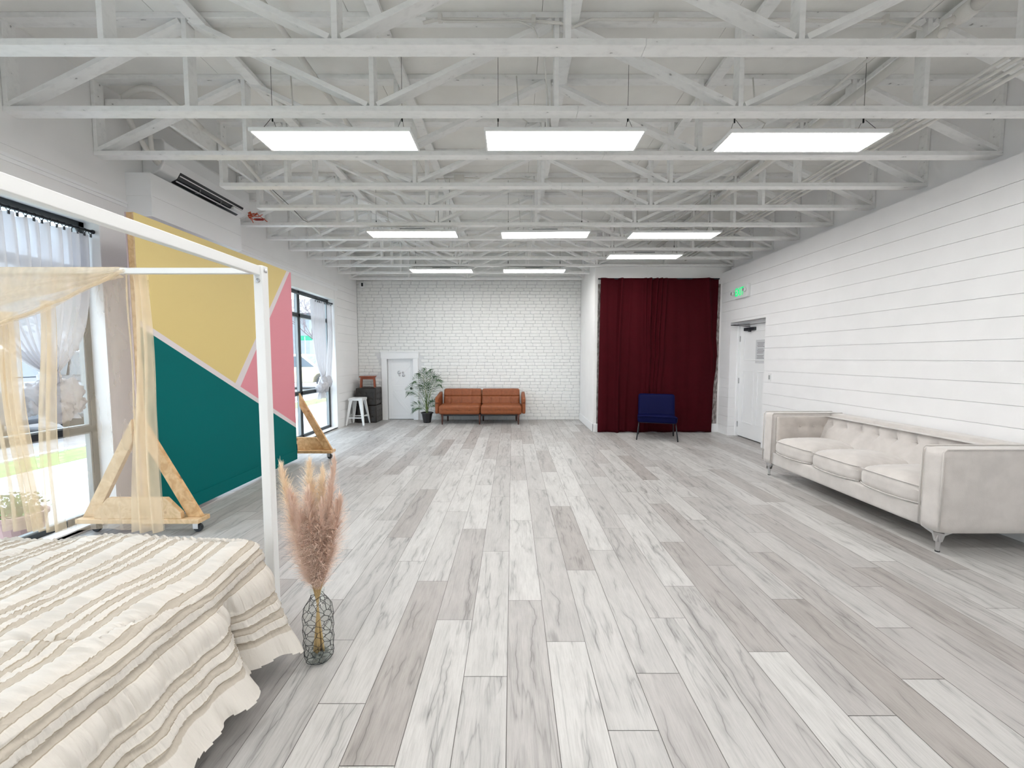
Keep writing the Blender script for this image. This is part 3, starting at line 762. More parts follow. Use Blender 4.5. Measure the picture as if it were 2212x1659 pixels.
pipe('hose_branch', 'second white hose rising beside the looping hose', [(-3.44, 4.08, 3.38), (-3.44, 3.98, 3.46), (-3.42, 3.95, 3.60), (-3.40, 4.0, 3.72), (-3.40, 4.06, 3.86)], .020, M['duct'], 'hose')
t = thing('condensate_pump_wiring', 'bundle of orange and dark red wires hanging at the far end of the wall unit', 'wire', (-3.44, 5.42, 3.30))
rr = random.Random(3)
mb = MB()
for i in range(6):
    p = [Vector((0, -.04, .02))]
    for j in range(6): p.append(p[-1] + Vector((rr.uniform(-.01, .05), rr.uniform(-.03, .05), rr.uniform(-.04, .03))))
    mb.tube(p, .005, 5)
mb.build('orange_wire', M['orange'], t, smooth=True)
mb = MB(); mb.rbox(.06, .17, -.02, .02, -.03, -.005, .008, 3); mb.build('connector', M['red'], t)
mb = MB(); mb.tube([(0, -.03, .05), (.02, -.03, .07), (.02, .0, .03)], [.012, .012, .01], 8); mb.build('orange_sleeve', M['orange'], t, smooth=True)

# ------------------------------------------------------------------ small wall items
t = thing('security_camera', 'tiny white security camera in the top left corner of the brick wall', 'camera', (-3.47, YB - .012, 3.15))
mb = MB(); mb.rbox(-.06, .06, -.10, -.0, -.055, .055, .015, 4); mb.build('body', M['plastic'], t, smooth=True)
mb = MB(); mb.rbox(.0, .045, -.108, -.09, -.04, .04, .012, 4); mb.build('lens_face', M['black'], t, smooth=True)
t = thing('door_sign', 'small silver ornament hung on the little white plank door', 'sign', (-2.62, YB + .046, 1.09))
for i, (dx, dz, r) in enumerate(((-.055, .03, .042), (.035, .035, .026), (.05, -.035, .034), (-.045, -.03, .024))):
    mb = MB(); mb.lathe([(0, -.012), (r * .7, -.010), (r, -.002), (r, .0)], (dx, 0, dz), 16, 'y'); mb.build('disc', M['chrome'], t, smooth=True)

# switch plate
t = thing('light_switch', 'white light switch plate on the shiplap right of the service door', 'light switch', (XR - .001, 6.366, 1.163))
mb = MB(); mb.box(-.007, 0, -.036, .036, -.06, .06); mb.build('plate', M['plastic'], t, bevel=.002)
mb = MB(); mb.box(-.013, -.007, -.016, .016, -.033, .033); mb.build('rocker', M['galv'], t, bevel=.002)
# notice on the door
t = thing('notice', 'grey printed notice taped on the service door', 'notice', (XD - .012, 6.90, 1.38))
mb = MB(); mb.box(-.0025, -.0005, -.14, .14, 0, .40); mb.build('sheet', M['paper'], t)
mb = MB()
for i in range(13):
    if i in (4, 9): continue
    z = .345 - i * .022; mb.box(-.0032, -.0025, -.10 + .015 * (i % 3), .10 - .012 * (i % 2), z, z + .008)
mb.build('printed_lines', M['ink'], t)

# EXIT sign
t = thing('exit_sign', 'green EXIT sign with two lamp heads above the service door', 'exit sign', (XR, 7.17, 2.63))
mb = MB(); mb.box(-.055, -.002, -.19, .19, -.11, .11); mb.build('case', M['plastic'], t, bevel=.006)
cu = bpy.data.curves.new('exit_text', 'FONT'); cu.body = 'EXIT'; cu.size = .205; cu.extrude = .002; cu.align_x = 'CENTER'; cu.align_y = 'CENTER'; cu.offset = .004; cu.space_character = 1.05
to = bpy.data.objects.new('exit_text', cu); C.objects.link(to); dg = bpy.context.evaluated_depsgraph_get()
me = bpy.data.meshes.new_from_object(to.evaluated_get(dg)); bpy.data.objects.remove(to)
me.transform(Matrix(((0, 0, 1, 0), (-1, 0, 0, 0), (0, 1, 0, 0), (0, 0, 0, 1))) @ Matrix.Identity(4))
for v in me.vertices: v.co = Vector((-.058 - abs(v.co.x) * .5, v.co.y * .62 + .045, v.co.z * .95))
me.materials.clear(); me.materials.append(M['green_lit']); o = bpy.data.objects.new('letters', me); C.objects.link(o); o.parent = t
for s_, nm in ((1, 'l'), (-1, 'r')):
    mb = MB(); y = s_ * .235
    mb.lathe([(.018, .02), (.034, .0), (.036, -.03), (.030, -.036), (0, -.036)], (-.06, y if s_ > 0 else -.135, .0 if s_ > 0 else .02), 14, 'x')
    mb.tube([(-.03, s_ * .18, .0), (-.03, y if s_ > 0 else -.14, .0)], .012, 8); mb.build('lamp_head', M['plastic'], t, smooth=True)
    mb = MB(); mb.lathe([(.028, -.038), (.014, -.042), (0, -.042)], (-.06, y if s_ > 0 else -.135, .0 if s_ > 0 else .02), 14, 'x'); mb.build('lamp_lens', M['galv'], t, smooth=True)

# ------------------------------------------------------------------ backdrop print + maroon curtain
def wavy(mb, fn, nu, nv, mi=0): return mb.grid(fn, nu, nv, mi)
mb = MB(); mb.box(XA + .06, XR - .03, YA - .008, YA - .0005, .17, 2.90)
tag(mb.build('backdrop_print', M['print_']), 'grey print of winter branches on the wall, showing at both edges of the maroon curtain', 'wall print')
def maroon():
    rr = random.Random(2)
    folds = [(.02, .018, .03), (.055, .012, .02), (.175, .035, .018), (.24, .012, .02), (.39, .028, .014), (.43, .04, .015), (.475, .035, .013), (.505, .03, .012), (.54, .02, .015), (.88, .02, .05)]
    mb = MB()
    def f(u, v):
        z = .012 + v * 2.985; x0 = 1.70 - .02 * (1 - v); x1 = 3.985
        b = 0
        if v < .62: b = .035 * math.sin(PI * min(1, (.62 - v) / .30)) if v > .32 else 0.
        x1 += b - .05 * (1 - v) * (1 if v < .5 else .6)
        x = x0 + (x1 - x0) * u; d = .012 * math.sin(u * 23 + v) + .006 * math.sin(u * 61 + 2 * v)
        for c, a, w_ in folds:
            cc = c + .012 * math.sin(v * 3 + c * 20); a2 = a * (1.0 if c < .3 else min(1, .15 + v * 1.1))
            d += a2 * math.exp(-((u - cc) / w_) ** 2) * 2.3
        # slanted crease at right
        cc = .90 + .09 * (1 - v) * 1.3
        d += .03 * math.exp(-((u - cc) / .012) ** 2) * (v > .40)
        return (x, YA - .065 - d, z + (.006 * math.sin(u * 30) if v == 0 else 0))
    wavy(mb, f, 420, 60)
    t = thing('backdrop_curtain', 'tall dark maroon backdrop curtain covering the alcove wall', 'curtain', (2.84, YA - .07, 0))
    off = t.location
    mb.build('cloth', M['maroon'], t, smooth=True, solid=.003, off=off)
    mb = MB(); mb.tube([(1.66, YA - .05, 2.99), (4.0, YA - .05, 2.99)], .014, 10); mb.build('rod', M['black'], t, off=off)
maroon()

# ------------------------------------------------------------------ knotted window curtains
def noise3(p, s=1.): return mn.noise(Vector(p) * s)
def knotted(label, x, yr, ztop, knot, tail, seed, folds=9, hang=0, extra=None, pw=1.6):
    """voile gathered from a rod down to a knot, pouf and tail below; yr = extent on the rod"""
    t = thing('window_curtain', label, 'curtain', (x, knot[0], 0), 0, 'knotted white window curtains'); off = t.location
    yk, zk = knot
    def f(u, v):
        # v 0 at top .. 1 at knot
        e = v ** (pw if not hang else 5.0); yt = yr[0] + (yr[1] - yr[0]) * u
        y = yt * (1 - e) + (yk + (u - .5) * .07) * e
        am = .035 * (1 - .5 * v) if v < .97 else .02
        d = am * math.sin(u * folds * 2 * PI + 1.2 * math.sin(v * 3 + seed)) + .02 * noise3((u * 6, v * 2, seed))
        z = ztop + (zk - ztop) * v + .010 * math.sin(u * 50) * (1 - v) ** 8
        return (x + d + e * .01, y, z)
    mb = MB(); mb.grid(f, 160, 60); mb.build('cloth', M['voile'], t, smooth=True, off=off)
    # pouf: lumpy crumpled lobes
    mb = MB(); rr = random.Random(seed)
    lobes = [(0, -.02, -.07, .085), (.0, .07, -.15, .10), (.02, -.07, -.17, .09), (.02, .0, -.25, .085)]
    if extra: lobes = extra
    for (dx, dy, dz, r) in lobes:
        k = rr.random() * 10
        def g(u, v, dx=dx, dy=dy, dz=dz, r=r, k=k):
            a, b = u * 2 * PI, v * PI; n_ = Vector((math.sin(b) * math.cos(a), math.sin(b) * math.sin(a), math.cos(b)))
            q = r * (1 + .35 * noise3(n_ * 2.2 + Vector((k, 0, 0))) - .16 * abs(noise3(n_ * 5 + Vector((k, 3, 0)))) * 2)
            return (x + dx + n_.x * q * .8, yk + dy + n_.y * q, zk + dz + n_.z * q * 1.05)
        mb.grid(g, 32, 20)
    mb.build('knot', M['voile'], t, smooth=True, off=off)
    def h(u, v):
        wd = .10 + .16 * v; y = yk + tail[0] * v + (u - .5) * wd; d = .03 * math.sin(u * 5 * 2 * PI + v * 2)
        return (x + d * (.4 + v), y, zk - .16 + (tail[1] - zk + .16) * v - .04 * abs(u - .5) * v)
    mb = MB(); mb.grid(h, 60, 14); mb.build('tail', M['voile'], t, smooth=True, off=off)
    return t
XC = XL - .055
knotted('white voile curtain tied in a fat knot in the nearest window', XC, (2.62, 3.59), 2.53, (3.20, 1.34), (.05, .98), 4, 13, pw=3.2,
        extra=[(0, 0, -.03, .07), (.0, -.10, -.16, .105), (.02, .08, -.17, .125), (.02, .01, -.26, .12), (-.01, -.13, -.24, .08), (.02, .14, -.25, .085)])
knotted('white voile curtain hanging straight and tied in a knot in the far window', XC, (7.46, 7.98), 2.545, (7.80, 1.10), (-.06, .70), 5, 6, hang=1,
        extra=[(.0, .02, -.05, .085), (.0, .20, -.10, .12), (.02, .0, -.16, .12), (.0, -.10, -.20, .10), (.0, .10, -.22, .09)])
mb = MB()
mb.grid(lambda u, v: (XC + .01 + .02 * math.sin(u * 5 * PI), 8.05 + .21 * u + (-.32 + .05 * u) * max(0, v - .45) ** 1.3, 2.53 - 1.45 * v), 40, 30)
tag(mb.build('window_curtain', M['voile'], smooth=True), 'narrow white voile strip swept to the knot at the far side of the far window', 'curtain', 'knotted white window curtains')
for n_, (yr, lab) in enumerate((((-.85, 3.60), 'nearest'), ((4.9, 8.27), 'far'))):
    t = thing('curtain_rod', 'black curtain rod with clip rings across the %s window' % lab, 'curtain rod', (XC + .02, yr[1] - .02, 2.565))
    mb = MB(); L = yr[1] - yr[0] - .04; mb.tube([(0, -L, 0), (0, 0, 0)], .011, 10); mb.lathe([(0, -.0), (.018, .004), (.018, .014), (0, .018)], (0, 0, 0), 12, 'y'); mb.build('rod', M['black'], t, smooth=True)
    rr = random.Random(n_); ys = [yr[1] - .03 - i * (.052 if n_ == 0 else .045) for i in range(20 if n_ == 0 else 16)]
    for y in ys:
        mb = MB(); c = y - (yr[1] - .02)
        mb.tube([(.017 * math.cos(a), c, -.008 + .019 * math.sin(a)) for a in [q * PI / 5 for q in range(10)]], .0028, 5, close=True)
        mb.box(-.004, .004, c - .006, c + .006, -.052, -.024); mb.build('clip_ring', M['black'], t)

# ------------------------------------------------------------------ rolling painted wall on casters
t = thing('rolling_backdrop_wall', 'rolling wooden wall painted in yellow, pink and teal triangles on wooden A-shaped feet', 'backdrop wall', (-3.10, 4.5, 0)); off = Vector(t.location)
PX, PY0, PY1, PZ0, PZ1 = -3.06, 3.335, 5.655, .035, 2.646
face = MB()
A, B_ = (PY0, 1.785), (PY1, .541)                          # upper edge of the long pale stripe
def on(y, up=0): s_ = (B_[1] - A[1]) / (B_[0] - A[0]); return A[1] + s_ * (y - A[0]) - (0 if up else .059)
JY = 4.475; J2 = 4.53
fx = PX + .001
def poly(pts, mi): face.add([(fx, y, z) for y, z in pts], [tuple(range(len(pts)))], mi)
poly([(PY0, PZ0), (PY1, PZ0), (PY1, on(PY1)), (PY0, on(PY0))], 2)
poly([(PY0, on(PY0)), (PY1, on(PY1)), (PY1, on(PY1, 1)), (PY0, on(PY0, 1))], 3)
poly([(PY0, on(PY0, 1)), (JY - .03, on(JY - .03, 1)), (5.551, PZ1), (PY0, PZ1)], 0)
poly([(JY - .03, on(JY - .03, 1)), (J2 - .005, on(J2 - .005, 1)), (5.622, PZ1), (5.551, PZ1)], 3)
poly([(J2 - .005, on(J2 - .005, 1)), (PY1, on(PY1, 1)), (PY1, PZ1), (5.622, PZ1)], 1)
face.build('painted_face', [M['yellow'], M['pink'], M['teal'], M['stripe']], t, off=off)
mb = MB(); mb.box(PX - .012, PX, PY0, PY1, PZ0, PZ1); mb.build('face_board', M['palepine'], t, off=off)
mb = MB(); mb.box(PX - .072, PX - .060, PY0, PY1, PZ0, PZ1); mb.build('back_board', M['mauve'], t, off=off)  # unseen side, tinted to throw pink bounce light on the wall behind
for y in (PY0 + .002, PY1 - .040):
    mb = MB(); mb.box(PX - .060, PX - .012, y, y + .038, PZ0, PZ1); mb.build('stud', M['pine'], t, off=off, bevel=.002)
mb = MB(); mb.box(PX - .060, PX - .012, PY0 + .04, PY1 - .04, PZ0, PZ0 + .038); mb.box(PX - .060, PX - .012, PY0 + .04, PY1 - .04, PZ1 - .038, PZ1); mb.build('plate', M['pine'], t, off=off)
mb = MB(); mb.box(PX + .001, PX + .009, PY0 + .01, PY1 - .005, PZ0, PZ0 + .13); mb.build('skirting', M['teal'], t, off=off, bevel=.002)
cx = PX - .04; HW = .51
for y0, y1, m_ in ((3.245, 3.375, 'palepine'), (5.70, 5.84, 'pine')):
    near = y0 < 4; f0 = y0 if near else y1                       # outer edge of the foot
    def rg(a, b): return sorted((f0 + (a if near else -a), f0 + (b if near else -b)))
    mb = MB(); mb.box(cx - HW, cx + HW, y0, y1, .100, .138); mb.build('base_plank', M[m_], t, off=off, bevel=.003)
    ya, yb_ = rg(.010, .048)
    mb = MB(); mb.prism([(cx - .36, .139), (cx + .36, .139), (cx + .36, .19), (cx + .24, .315), (cx - .24, .315), (cx - .36, .19)], ya, yb_, 'y'); mb.build('gusset_board', M[m_], t, off=off, bevel=.003)
    for s_ in (-1, 1):
        ya, yb_ = rg(.050, .088)
        k0 = .042
        mb = MB(); mb.prism([(cx + s_ * (HW - .012), .139), (cx + s_ * (HW - .125), .139), (cx + s_ * k0, .78), (cx + s_ * k0, .965)], ya, yb_, 'y'); mb.build('brace', M['pine' if s_ > 0 else m_], t, off=off, bevel=.003)
        yc_ = (y0 + y1) / 2 + (.02 if near else .03); xx = cx + s_ * .43
        mb = MB(); mb.box(xx - .03, xx + .03, yc_ - .03, yc_ + .03, .092, .0995); mb.tube([(xx, yc_, .095), (xx, yc_, .08)], .014, 8)
        mb.box(xx - .022, xx + .022, yc_ - .020, yc_ - .016, .03, .084); mb.box(xx - .022, xx + .022, yc_ + .016, yc_ + .020, .03, .084)
        cs = mb.build('caster', M['chrome'], t, off=off)
        mb = MB(); mb.lathe([(.012, -.014), (.034, -.013), (.036, -.008), (.036, .008), (.034, .013), (.012, .014)], (xx + .012, yc_, .0365), 20, 'y'); mb.build('wheel', M['black'], cs, smooth=False, off=off)
mb = MB(); mb.box(PX - .056, PX - .022, PY0 - .012, PY0 + .001, 1.02, 1.12); mb.build('latch_block', M['palepine'], t, off=off, bevel=.002)
mb = MB(); mb.rbox(PX - .05, PX + .0, PY1 + .001, PY1 + .03, .12, .25, .02, 4); mb.build('blue_clamp', M['navy'], t, off=off, smooth=True)

# ------------------------------------------------------------------ canopy bed
t = thing('canopy_bed', 'white metal four poster canopy bed frame', 'bed', (-2.13, 1.1, 0)); off = Vector(t.location)
bx, by = (-1.333, -2.93), (2.17, .02)
for x in bx:
    for y in by:
        mb = MB(); mb.box(x - .025, x + .025, y - .025, y + .025, 0, 1.955); pst = mb.build('post', M['whitemetal'], t, off=off, bevel=.004)
        if y > 1:
            mb = MB(); mb.lathe([(.0105, 0), (.0105, -.003), (.006, -.004), (0, -.003)], (x + .0, y - .0255, 1.875), 14, 'y'); mb.build('bolt', M['chrome'], pst, off=off, smooth=True)
            mb = MB(); mb.lathe([(.0105, 0), (.0105, .004), (.006, .005), (0, .004)], (x + (.0255 if x > -2 else -.03), y, 1.93), 14, 'x'); mb.build('bolt', M['chrome'], pst, off=off, smooth=True)
for x in bx:
    mb = MB(); mb.box(x - .019, x + .015, by[1] + .026, by[0] - .026, 1.903, 1.95); mb.build('side_rail', M['whitemetal'], t, off=off, bevel=.003)
for y in by:
    mb = MB(); mb.box(bx[1] + .026, bx[0] - .026, y - .015, y + .015, 1.914, 1.944); mb.build('end_rail', M['whitemetal'], t, off=off, bevel=.003)
for x in (-1.36, -2.90):
    mb = MB(); mb.box(x - .012, x + .012, .046, 2.144, .28, .33); mb.build('bed_rail', M['whitemetal'], t, off=off)
for y in (.03, 2.16):
    mb = MB(); mb.box(-2.90, -1.36, y - .012, y + .012, .28, .33); mb.build('foot_rail', M['whitemetal'], t, off=off)
BX0, BX1, BY0, BY1, BZ = -2.86, -1.225, .06, 2.01, .59
mb = MB(); mb.rbox(BX0 + .05, BX1 - .09, BY0, BY1 - .10, .33, BZ - .10, .06, 8); tag(mb.build('mattress', M['hem'], smooth=True), 'mattress under the cream ruffled bedspread', 'mattress')

def bedspread():
    st = .0062
    na = int((BX1 - BX0 + .56) / st); nb = int((BY1 + .25 - (BY0 - .3) + .52) / st)
    a = np.linspace(-(BX1 - BX0) + .02, .56, na + 1)       # <0 on top, >0 drop over the right edge
    b = np.linspace(BY0 - .02, BY1 + .52, nb + 1)
    Ag, Bg = np.meshgrid(a, b)
    da = np.maximum(Ag, 0); db = np.maximum(Bg - BY1, 0)
    Rr = .10
    def drop(d):                                            # sheet length past the edge -> (out, down)
        ang = np.minimum(d / Rr, PI / 2); out = Rr * np.sin(ang); dn = Rr * (1 - np.cos(ang)); rest = np.maximum(d - Rr * PI / 2, 0)
        return out, dn + rest, rest
    dm = np.maximum(da, db)
    th = np.arctan2(db, np.maximum(da, 1e-6)) * (dm > 0)
    out, dn, rest = drop(dm)
    x = np.where(Ag > 0, BX1 - Rr, BX1 - Rr + Ag + 0 * Ag); y = np.where(Bg > BY1, BY1 - Rr, Bg - Rr * 0)
    x = np.where(Ag <= 0, BX1 - Rr + Ag, BX1 - Rr); y = np.where(Bg > BY1, BY1 - Rr, np.minimum(Bg, BY1) - Rr * (Bg / BY1))
    y = np.where(Bg > BY1, BY1 - Rr, BY0 + (Bg - BY0) * (BY1 - Rr - BY0) / (BY1 - BY0))
    nx, ny = np.cos(th), np.sin(th)
    side = (da >= db)
    k = rest / .45
    # side flare and folds; the corner folds into a big cone that swings towards the room
    yy = y
    folds = .020 * np.sin(yy * 21 + 1) + .014 * np.sin(yy * 37 + 2 * k) + .012 * np.sin(yy * 9.5)
    fl = k * (.15 + .07 * np.clip((1.62 - yy) / .1, 0, 1)) + k * folds * 1.3
    cone = np.exp(-((yy - 1.85) / .13) ** 2) * k ** .9 * .155
    crease = -.06 * np.exp(-((yy - 1.66) / .022) ** 2) * np.minimum(k * 3, 1)
    gam = np.clip((th) / (PI / 2), 0, 1)
    flare = np.where(side, fl + cone + crease, k * .10)
    corner = (da > 0) & (db > 0)
    cf = k * (.15 + .10 * np.cos(gam * PI * 1.0) * 1.0 + .03 * np.cos(gam * 14))
    flare = np.where(corner, np.where(gam < .6, cf, cf * .6), flare)
    o_ = out + flare
    px = x + nx * o_; py = y + ny * o_ * np.where(corner | (db > 0), .62, 1)
    # swing cone forward (towards the camera)
    py = py - np.exp(-((y - 1.93) / .12) ** 2) * k * .14 * (nx > .5)
    py = np.minimum(py, 2.128 - .0 * py)
    pz = BZ - dn
    # quilt softness on top
    n1 = np.vectorize(lambda u, v: mn.noise(Vector((u * 2.6, v * 2.6, 0))))
    stp = 4
    coarse = n1(Ag[::stp, ::stp], Bg[::stp, ::stp])
    ii = np.minimum(np.arange(nb + 1) / stp, coarse.shape[0] - 1.001); jj = np.minimum(np.arange(na + 1) / stp, coarse.shape[1] - 1.001)
    i0 = ii.astype(int); j0 = jj.astype(int); fi = (ii - i0)[:, None]; fj = (jj - j0)[None, :]
    def cz(i, j): return coarse[np.ix_(np.minimum(i, coarse.shape[0] - 1), np.minimum(j, coarse.shape[1] - 1))]
    N = cz(i0, j0) * (1 - fi) * (1 - fj) + cz(i0 + 1, j0) * fi * (1 - fj) + cz(i0, j0 + 1) * (1 - fi) * fj + cz(i0 + 1, j0 + 1) * fi * fj
    pz = pz + N * .034 * (1 - np.clip(k, 0, 1)) - .030 * np.clip((Ag + .45) / .45, 0, 1) ** 2 * (Ag < 0) - .030 * np.clip((Ag + .0) / .1, 0, 1) * 0 - .030 * (Ag >= 0)
    for (a0_, b0_, a1_, b1_, dep) in ((-.55, 1.20, .02, 1.32, .016), (-.02, 1.30, .10, 1.62, .012), (-.75, 1.35, -.40, 1.18, .010)):
        ll = math.hypot(a1_ - a0_, b1_ - b0_); tx, ty = (a1_ - a0_) / ll, (b1_ - b0_) / ll
        q1 = (Ag - a0_) * tx + (Bg - b0_) * ty; q2 = (Ag - a0_) * ty - (Bg - b0_) * tx
        pz = pz - dep * np.exp(-(q2 / .010) ** 2) * np.clip(q1 / .08, 0, 1) * np.clip((ll - q1) / .08, 0, 1) + dep * .8 * np.exp(-((q2 - .03) / .022) ** 2) * np.clip(q1 / .08, 0, 1) * np.clip((ll - q1) / .08, 0, 1)
    # band coordinate
    V = -dm.copy(); V = np.where(dm > 0, -np.where(side, da, db), -Ag)
    vv = V + VSH + .004 * np.sin(Bg * 30 + Ag * 7) + .003 * np.sin(Bg * 57)
    ph = np.mod(vv / PERIOD, 1.0)
    hgt = np.zeros_like(ph)
    rnd = np.random.RandomState(3)
    along = np.where(side | (dm <= 0), Bg, Ag + 3)
    def gath(fr, sd):                                       # irregular gathers along the band
        r_ = np.random.RandomState(sd); s_ = 0
        for q in range(7): s_ = s_ + np.sin(along * fr * r_.uniform(.55, 1.6) + r_.uniform(0, 6) + V * r_.uniform(-9, 9)) / 3.2
        return s_
    band = np.floor(vv / PERIOD)
    for q0, q1, kind in BANDS:
        m_ = (ph >= q0) & (ph < q1); w_ = np.clip((ph - q0) / (q1 - q0), 0, 1); prof = np.sin(PI * w_)
        if kind == 'flat': hgt += m_ * (-.0012)
        elif kind == 'ruffle': hgt += m_ * (.0045 * prof + .0030 * gath(360, 5) * (.4 + .6 * prof))
        else: hgt += m_ * (.008 * prof + .016 * (.6 - np.abs(gath(70, 8))) * prof ** .6 + .008 * (.5 - np.abs(gath(150, 9))) * prof ** .5)
        for e_ in (q0, q1):
            hgt += .0035 * np.exp(-((ph - e_ - .012) / .02) ** 2) * (1 + .5 * gath(300, 11))
    hem = dm > HEM_AT
    # ruffled flounce at the hem
    q = np.clip((dm - HEM_AT) / .10, 0, 1.3)
    hgt = np.where(hem, .004 + q * (.013 * gath(48, 21) + .012), hgt)
    pz = np.where(hem, pz + .006 * gath(18, 22) * q, pz); pz = np.maximum(pz, .018)
    P = np.stack([px, py, pz], -1)
    du = np.gradient(P, axis=1); dv = np.gradient(P, axis=0); nn = np.cross(du, dv); nn /= np.maximum(np.linalg.norm(nn, axis=-1, keepdims=True), 1e-9)
    P = P + nn * hgt[..., None]
    P[..., 1] = np.where((P[..., 0] < -1.28), np.minimum(P[..., 1], 2.136), P[..., 1])
    uv = np.stack([along, V], -1).reshape(-1, 2)
    # cut hem: drop faces beyond
    hemlen = .50 + .006 * np.sin(along * 33)
    keep = (dm <= hemlen)
    nv_, nu_ = P.shape[:2]; idx = np.arange(nv_ * nu_).reshape(nv_, nu_)
    ok = keep[:-1, :-1] & keep[1:, :-1] & keep[:-1, 1:] & keep[1:, 1:]
    quads = np.stack([idx[:-1, :-1], idx[:-1, 1:], idx[1:, 1:], idx[1:, :-1]], -1)[ok]
    used = np.unique(quads); remap = -np.ones(nv_ * nu_, int); remap[used] = np.arange(len(used))
    off = np.array((-1.9, 1.0, 0.0))
    verts = P.reshape(-1, 3)[used] - off; faces = remap[quads]
    me = bpy.data.meshes.new('bedspread'); me.from_pydata(verts.tolist(), [], faces.tolist()); me.update()
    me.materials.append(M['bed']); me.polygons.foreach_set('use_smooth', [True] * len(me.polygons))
    ul = me.uv_layers.new(name='UVMap'); li = np.empty(len(me.loops), dtype=np.int32); me.loops.foreach_get('vertex_index', li)
    ul.data.foreach_set('uv', uv[used].astype(np.float32)[li].ravel())
    o = bpy.data.objects.new('bedspread', me); C.objects.link(o); o.location = off.tolist()
    tag(o, 'cream ruffled and banded bedspread hanging over the canopy bed', 'bedspread')
bedspread()

# chiffon on the canopy: a swag over the end rail and three hanging lengths
t = thing('canopy_drape', 'champagne chiffon swag and hanging lengths over the bed canopy', 'drape', (-2.4, 2.17, 1.93)); off = Vector(t.location)
yR = by[0]
mb = MB()
def sw(u, v):
    x = -2.06 - .87 * u; low = 1.905 - .33 * (u ** 1.05) - .03 * math.sin(PI * u)
    z = 1.946 + (low - 1.946) * v; s_ = .012 * math.sin(v * 16 + u * 5) + .010 * math.sin(v * 31 - u * 8) * u
    return (x + .03 * v * math.sin(u * 3), yR - .019 - .03 * math.sin(PI * v) * u - abs(s_) * (.2 + v) , z)
mb.grid(sw, 70, 40)
mb.grid(lambda u, v: (-2.06 - .87 * u, yR - .019 + .042 * v, 1.946 + .004 * math.sin(v * PI)), 30, 4)
def sw2(u, v):
    x = -2.10 - .83 * u; low = 1.90 - .20 * u
    return (x, yR + .022 + .02 * math.sin(v * 9 + 3 * u), 1.946 + (low - 1.946) * v)
mb.grid(sw2, 40, 20)
mb.build('swag', M['sheer'], t, smooth=True, off=off)
mb = MB()
path = [(-2.03, yR - .03, 1.925)] + [(-2.06 - .87 * u, yR - .045, 1.905 - .33 * (u ** 1.05) - .03 * math.sin(PI * u)) for u in [i / 10 for i in range(11)]]
def rope(u, v):
    i = min(int(u * 11), 10); f_ = u * 11 - i; p = Vector(path[i]).lerp(Vector(path[i + 1]), f_)
    return (p.x, p.y + .008 * math.cos(v * 2 * PI), p.z + .009 * math.sin(v * 2 * PI) + .003 * math.sin(u * 30))
mb.grid(rope, 44, 10); mb.build('rolled_edge', M['sheer'], t, smooth=True, off=off)
def length(name, xt0, xt1, xb0, xb1, zt, zb, fo, amp, ph=0., waist=None):
    mb = MB()
    def f(u, v):
        e = v ** .9; x = (xt0 + (xt1 - xt0) * u) * (1 - e) + (xb0 + (xb1 - xb0) * u) * e
        return (x + .006 * math.sin(v * 7 + ph), yR + .03 + amp * math.sin(u * fo * 2 * PI + ph + .6 * math.sin(v * 4)) + .01 * math.sin(v * 5 + ph), zt + (zb - zt) * v)
    mb.grid(f, 60, 40); mb.build(name, M['sheer'], t, smooth=True, off=off)
length('hanging_length', -2.035, -1.985, -2.12, -1.962, 1.93, .50, 2.2, .020)
length('hanging_length', -2.56, -2.50, -2.625, -2.515, 1.78, .50, 2.2, .018, 1.)
length('hanging_length', -2.80, -2.715, -2.72, -2.625, 1.72, .50, 3.0, .02, 2.)
length('hanging_length', -2.90, -2.76, -2.86, -2.74, 1.70, .50, 2.0, .02, 3.)
def veil(xt0, xt1, xb0, xb1, zt0, zt1, nm):
    mb = MB()
    mb.grid(lambda u, v: ((xt0 + (xt1 - xt0) * u) * (1 - v) + (xb0 + (xb1 - xb0) * u) * v, yR + .055 + .012 * math.sin(u * 15 + v * 2), (zt0 + (zt1 - zt0) * u) * (1 - v) + .50 * v), 50, 20)
    mb.build(nm, M['veil'], t, smooth=True, off=off)
veil(-2.50, -1.985, -2.53, -1.958, 1.935, 1.935, 'thin_veil')
mb = MB(); mb.tube([(-2.08 - .004 * math.sin(i), yR + .035, 1.92 - .1 * i) for i in range(15)], .004, 5)
mb.build('loose_edge', M['sheer'], t, smooth=True, off=off)

# ------------------------------------------------------------------ bottle vase with pampas grass
VX, VY = -.945, 1.885
t = thing('bottle_vase', 'clear glass bottle vase wrapped in dark wire netting on the floor by the bed', 'vase', (VX, VY, 0))
vr = [(0, .004), (.05, .004), (.062, .018), (.066, .06), (.066, .22), (.062, .262), (.046, .292), (.030, .306), (.027, .318), (.027, .333), (.033, .34), (.033, .350), (.027, .352)]
def vrad(z):
    for (r0, z0), (r1, z1) in zip(vr[1:-1], vr[2:]):
        if z0 <= z <= z1: return r0 + (r1 - r0) * (z - z0) / max(1e-6, z1 - z0)
    return vr[1][0] if z < .01 else .03
mb = MB(); mb.lathe([p for p in vr], n=32); mb.build('bottle', M['vglass'], t, smooth=True)
mb = MB()
rows, cols = 10, 8; hz = .0305
def wp(a, z): a += .10 * math.sin(z * 90 + a * 2); z += .006 * math.sin(a * 3 + z * 70); r = vrad(max(.006, z)) + .003; return (r * math.cos(a), r * math.sin(a), max(.003, z))
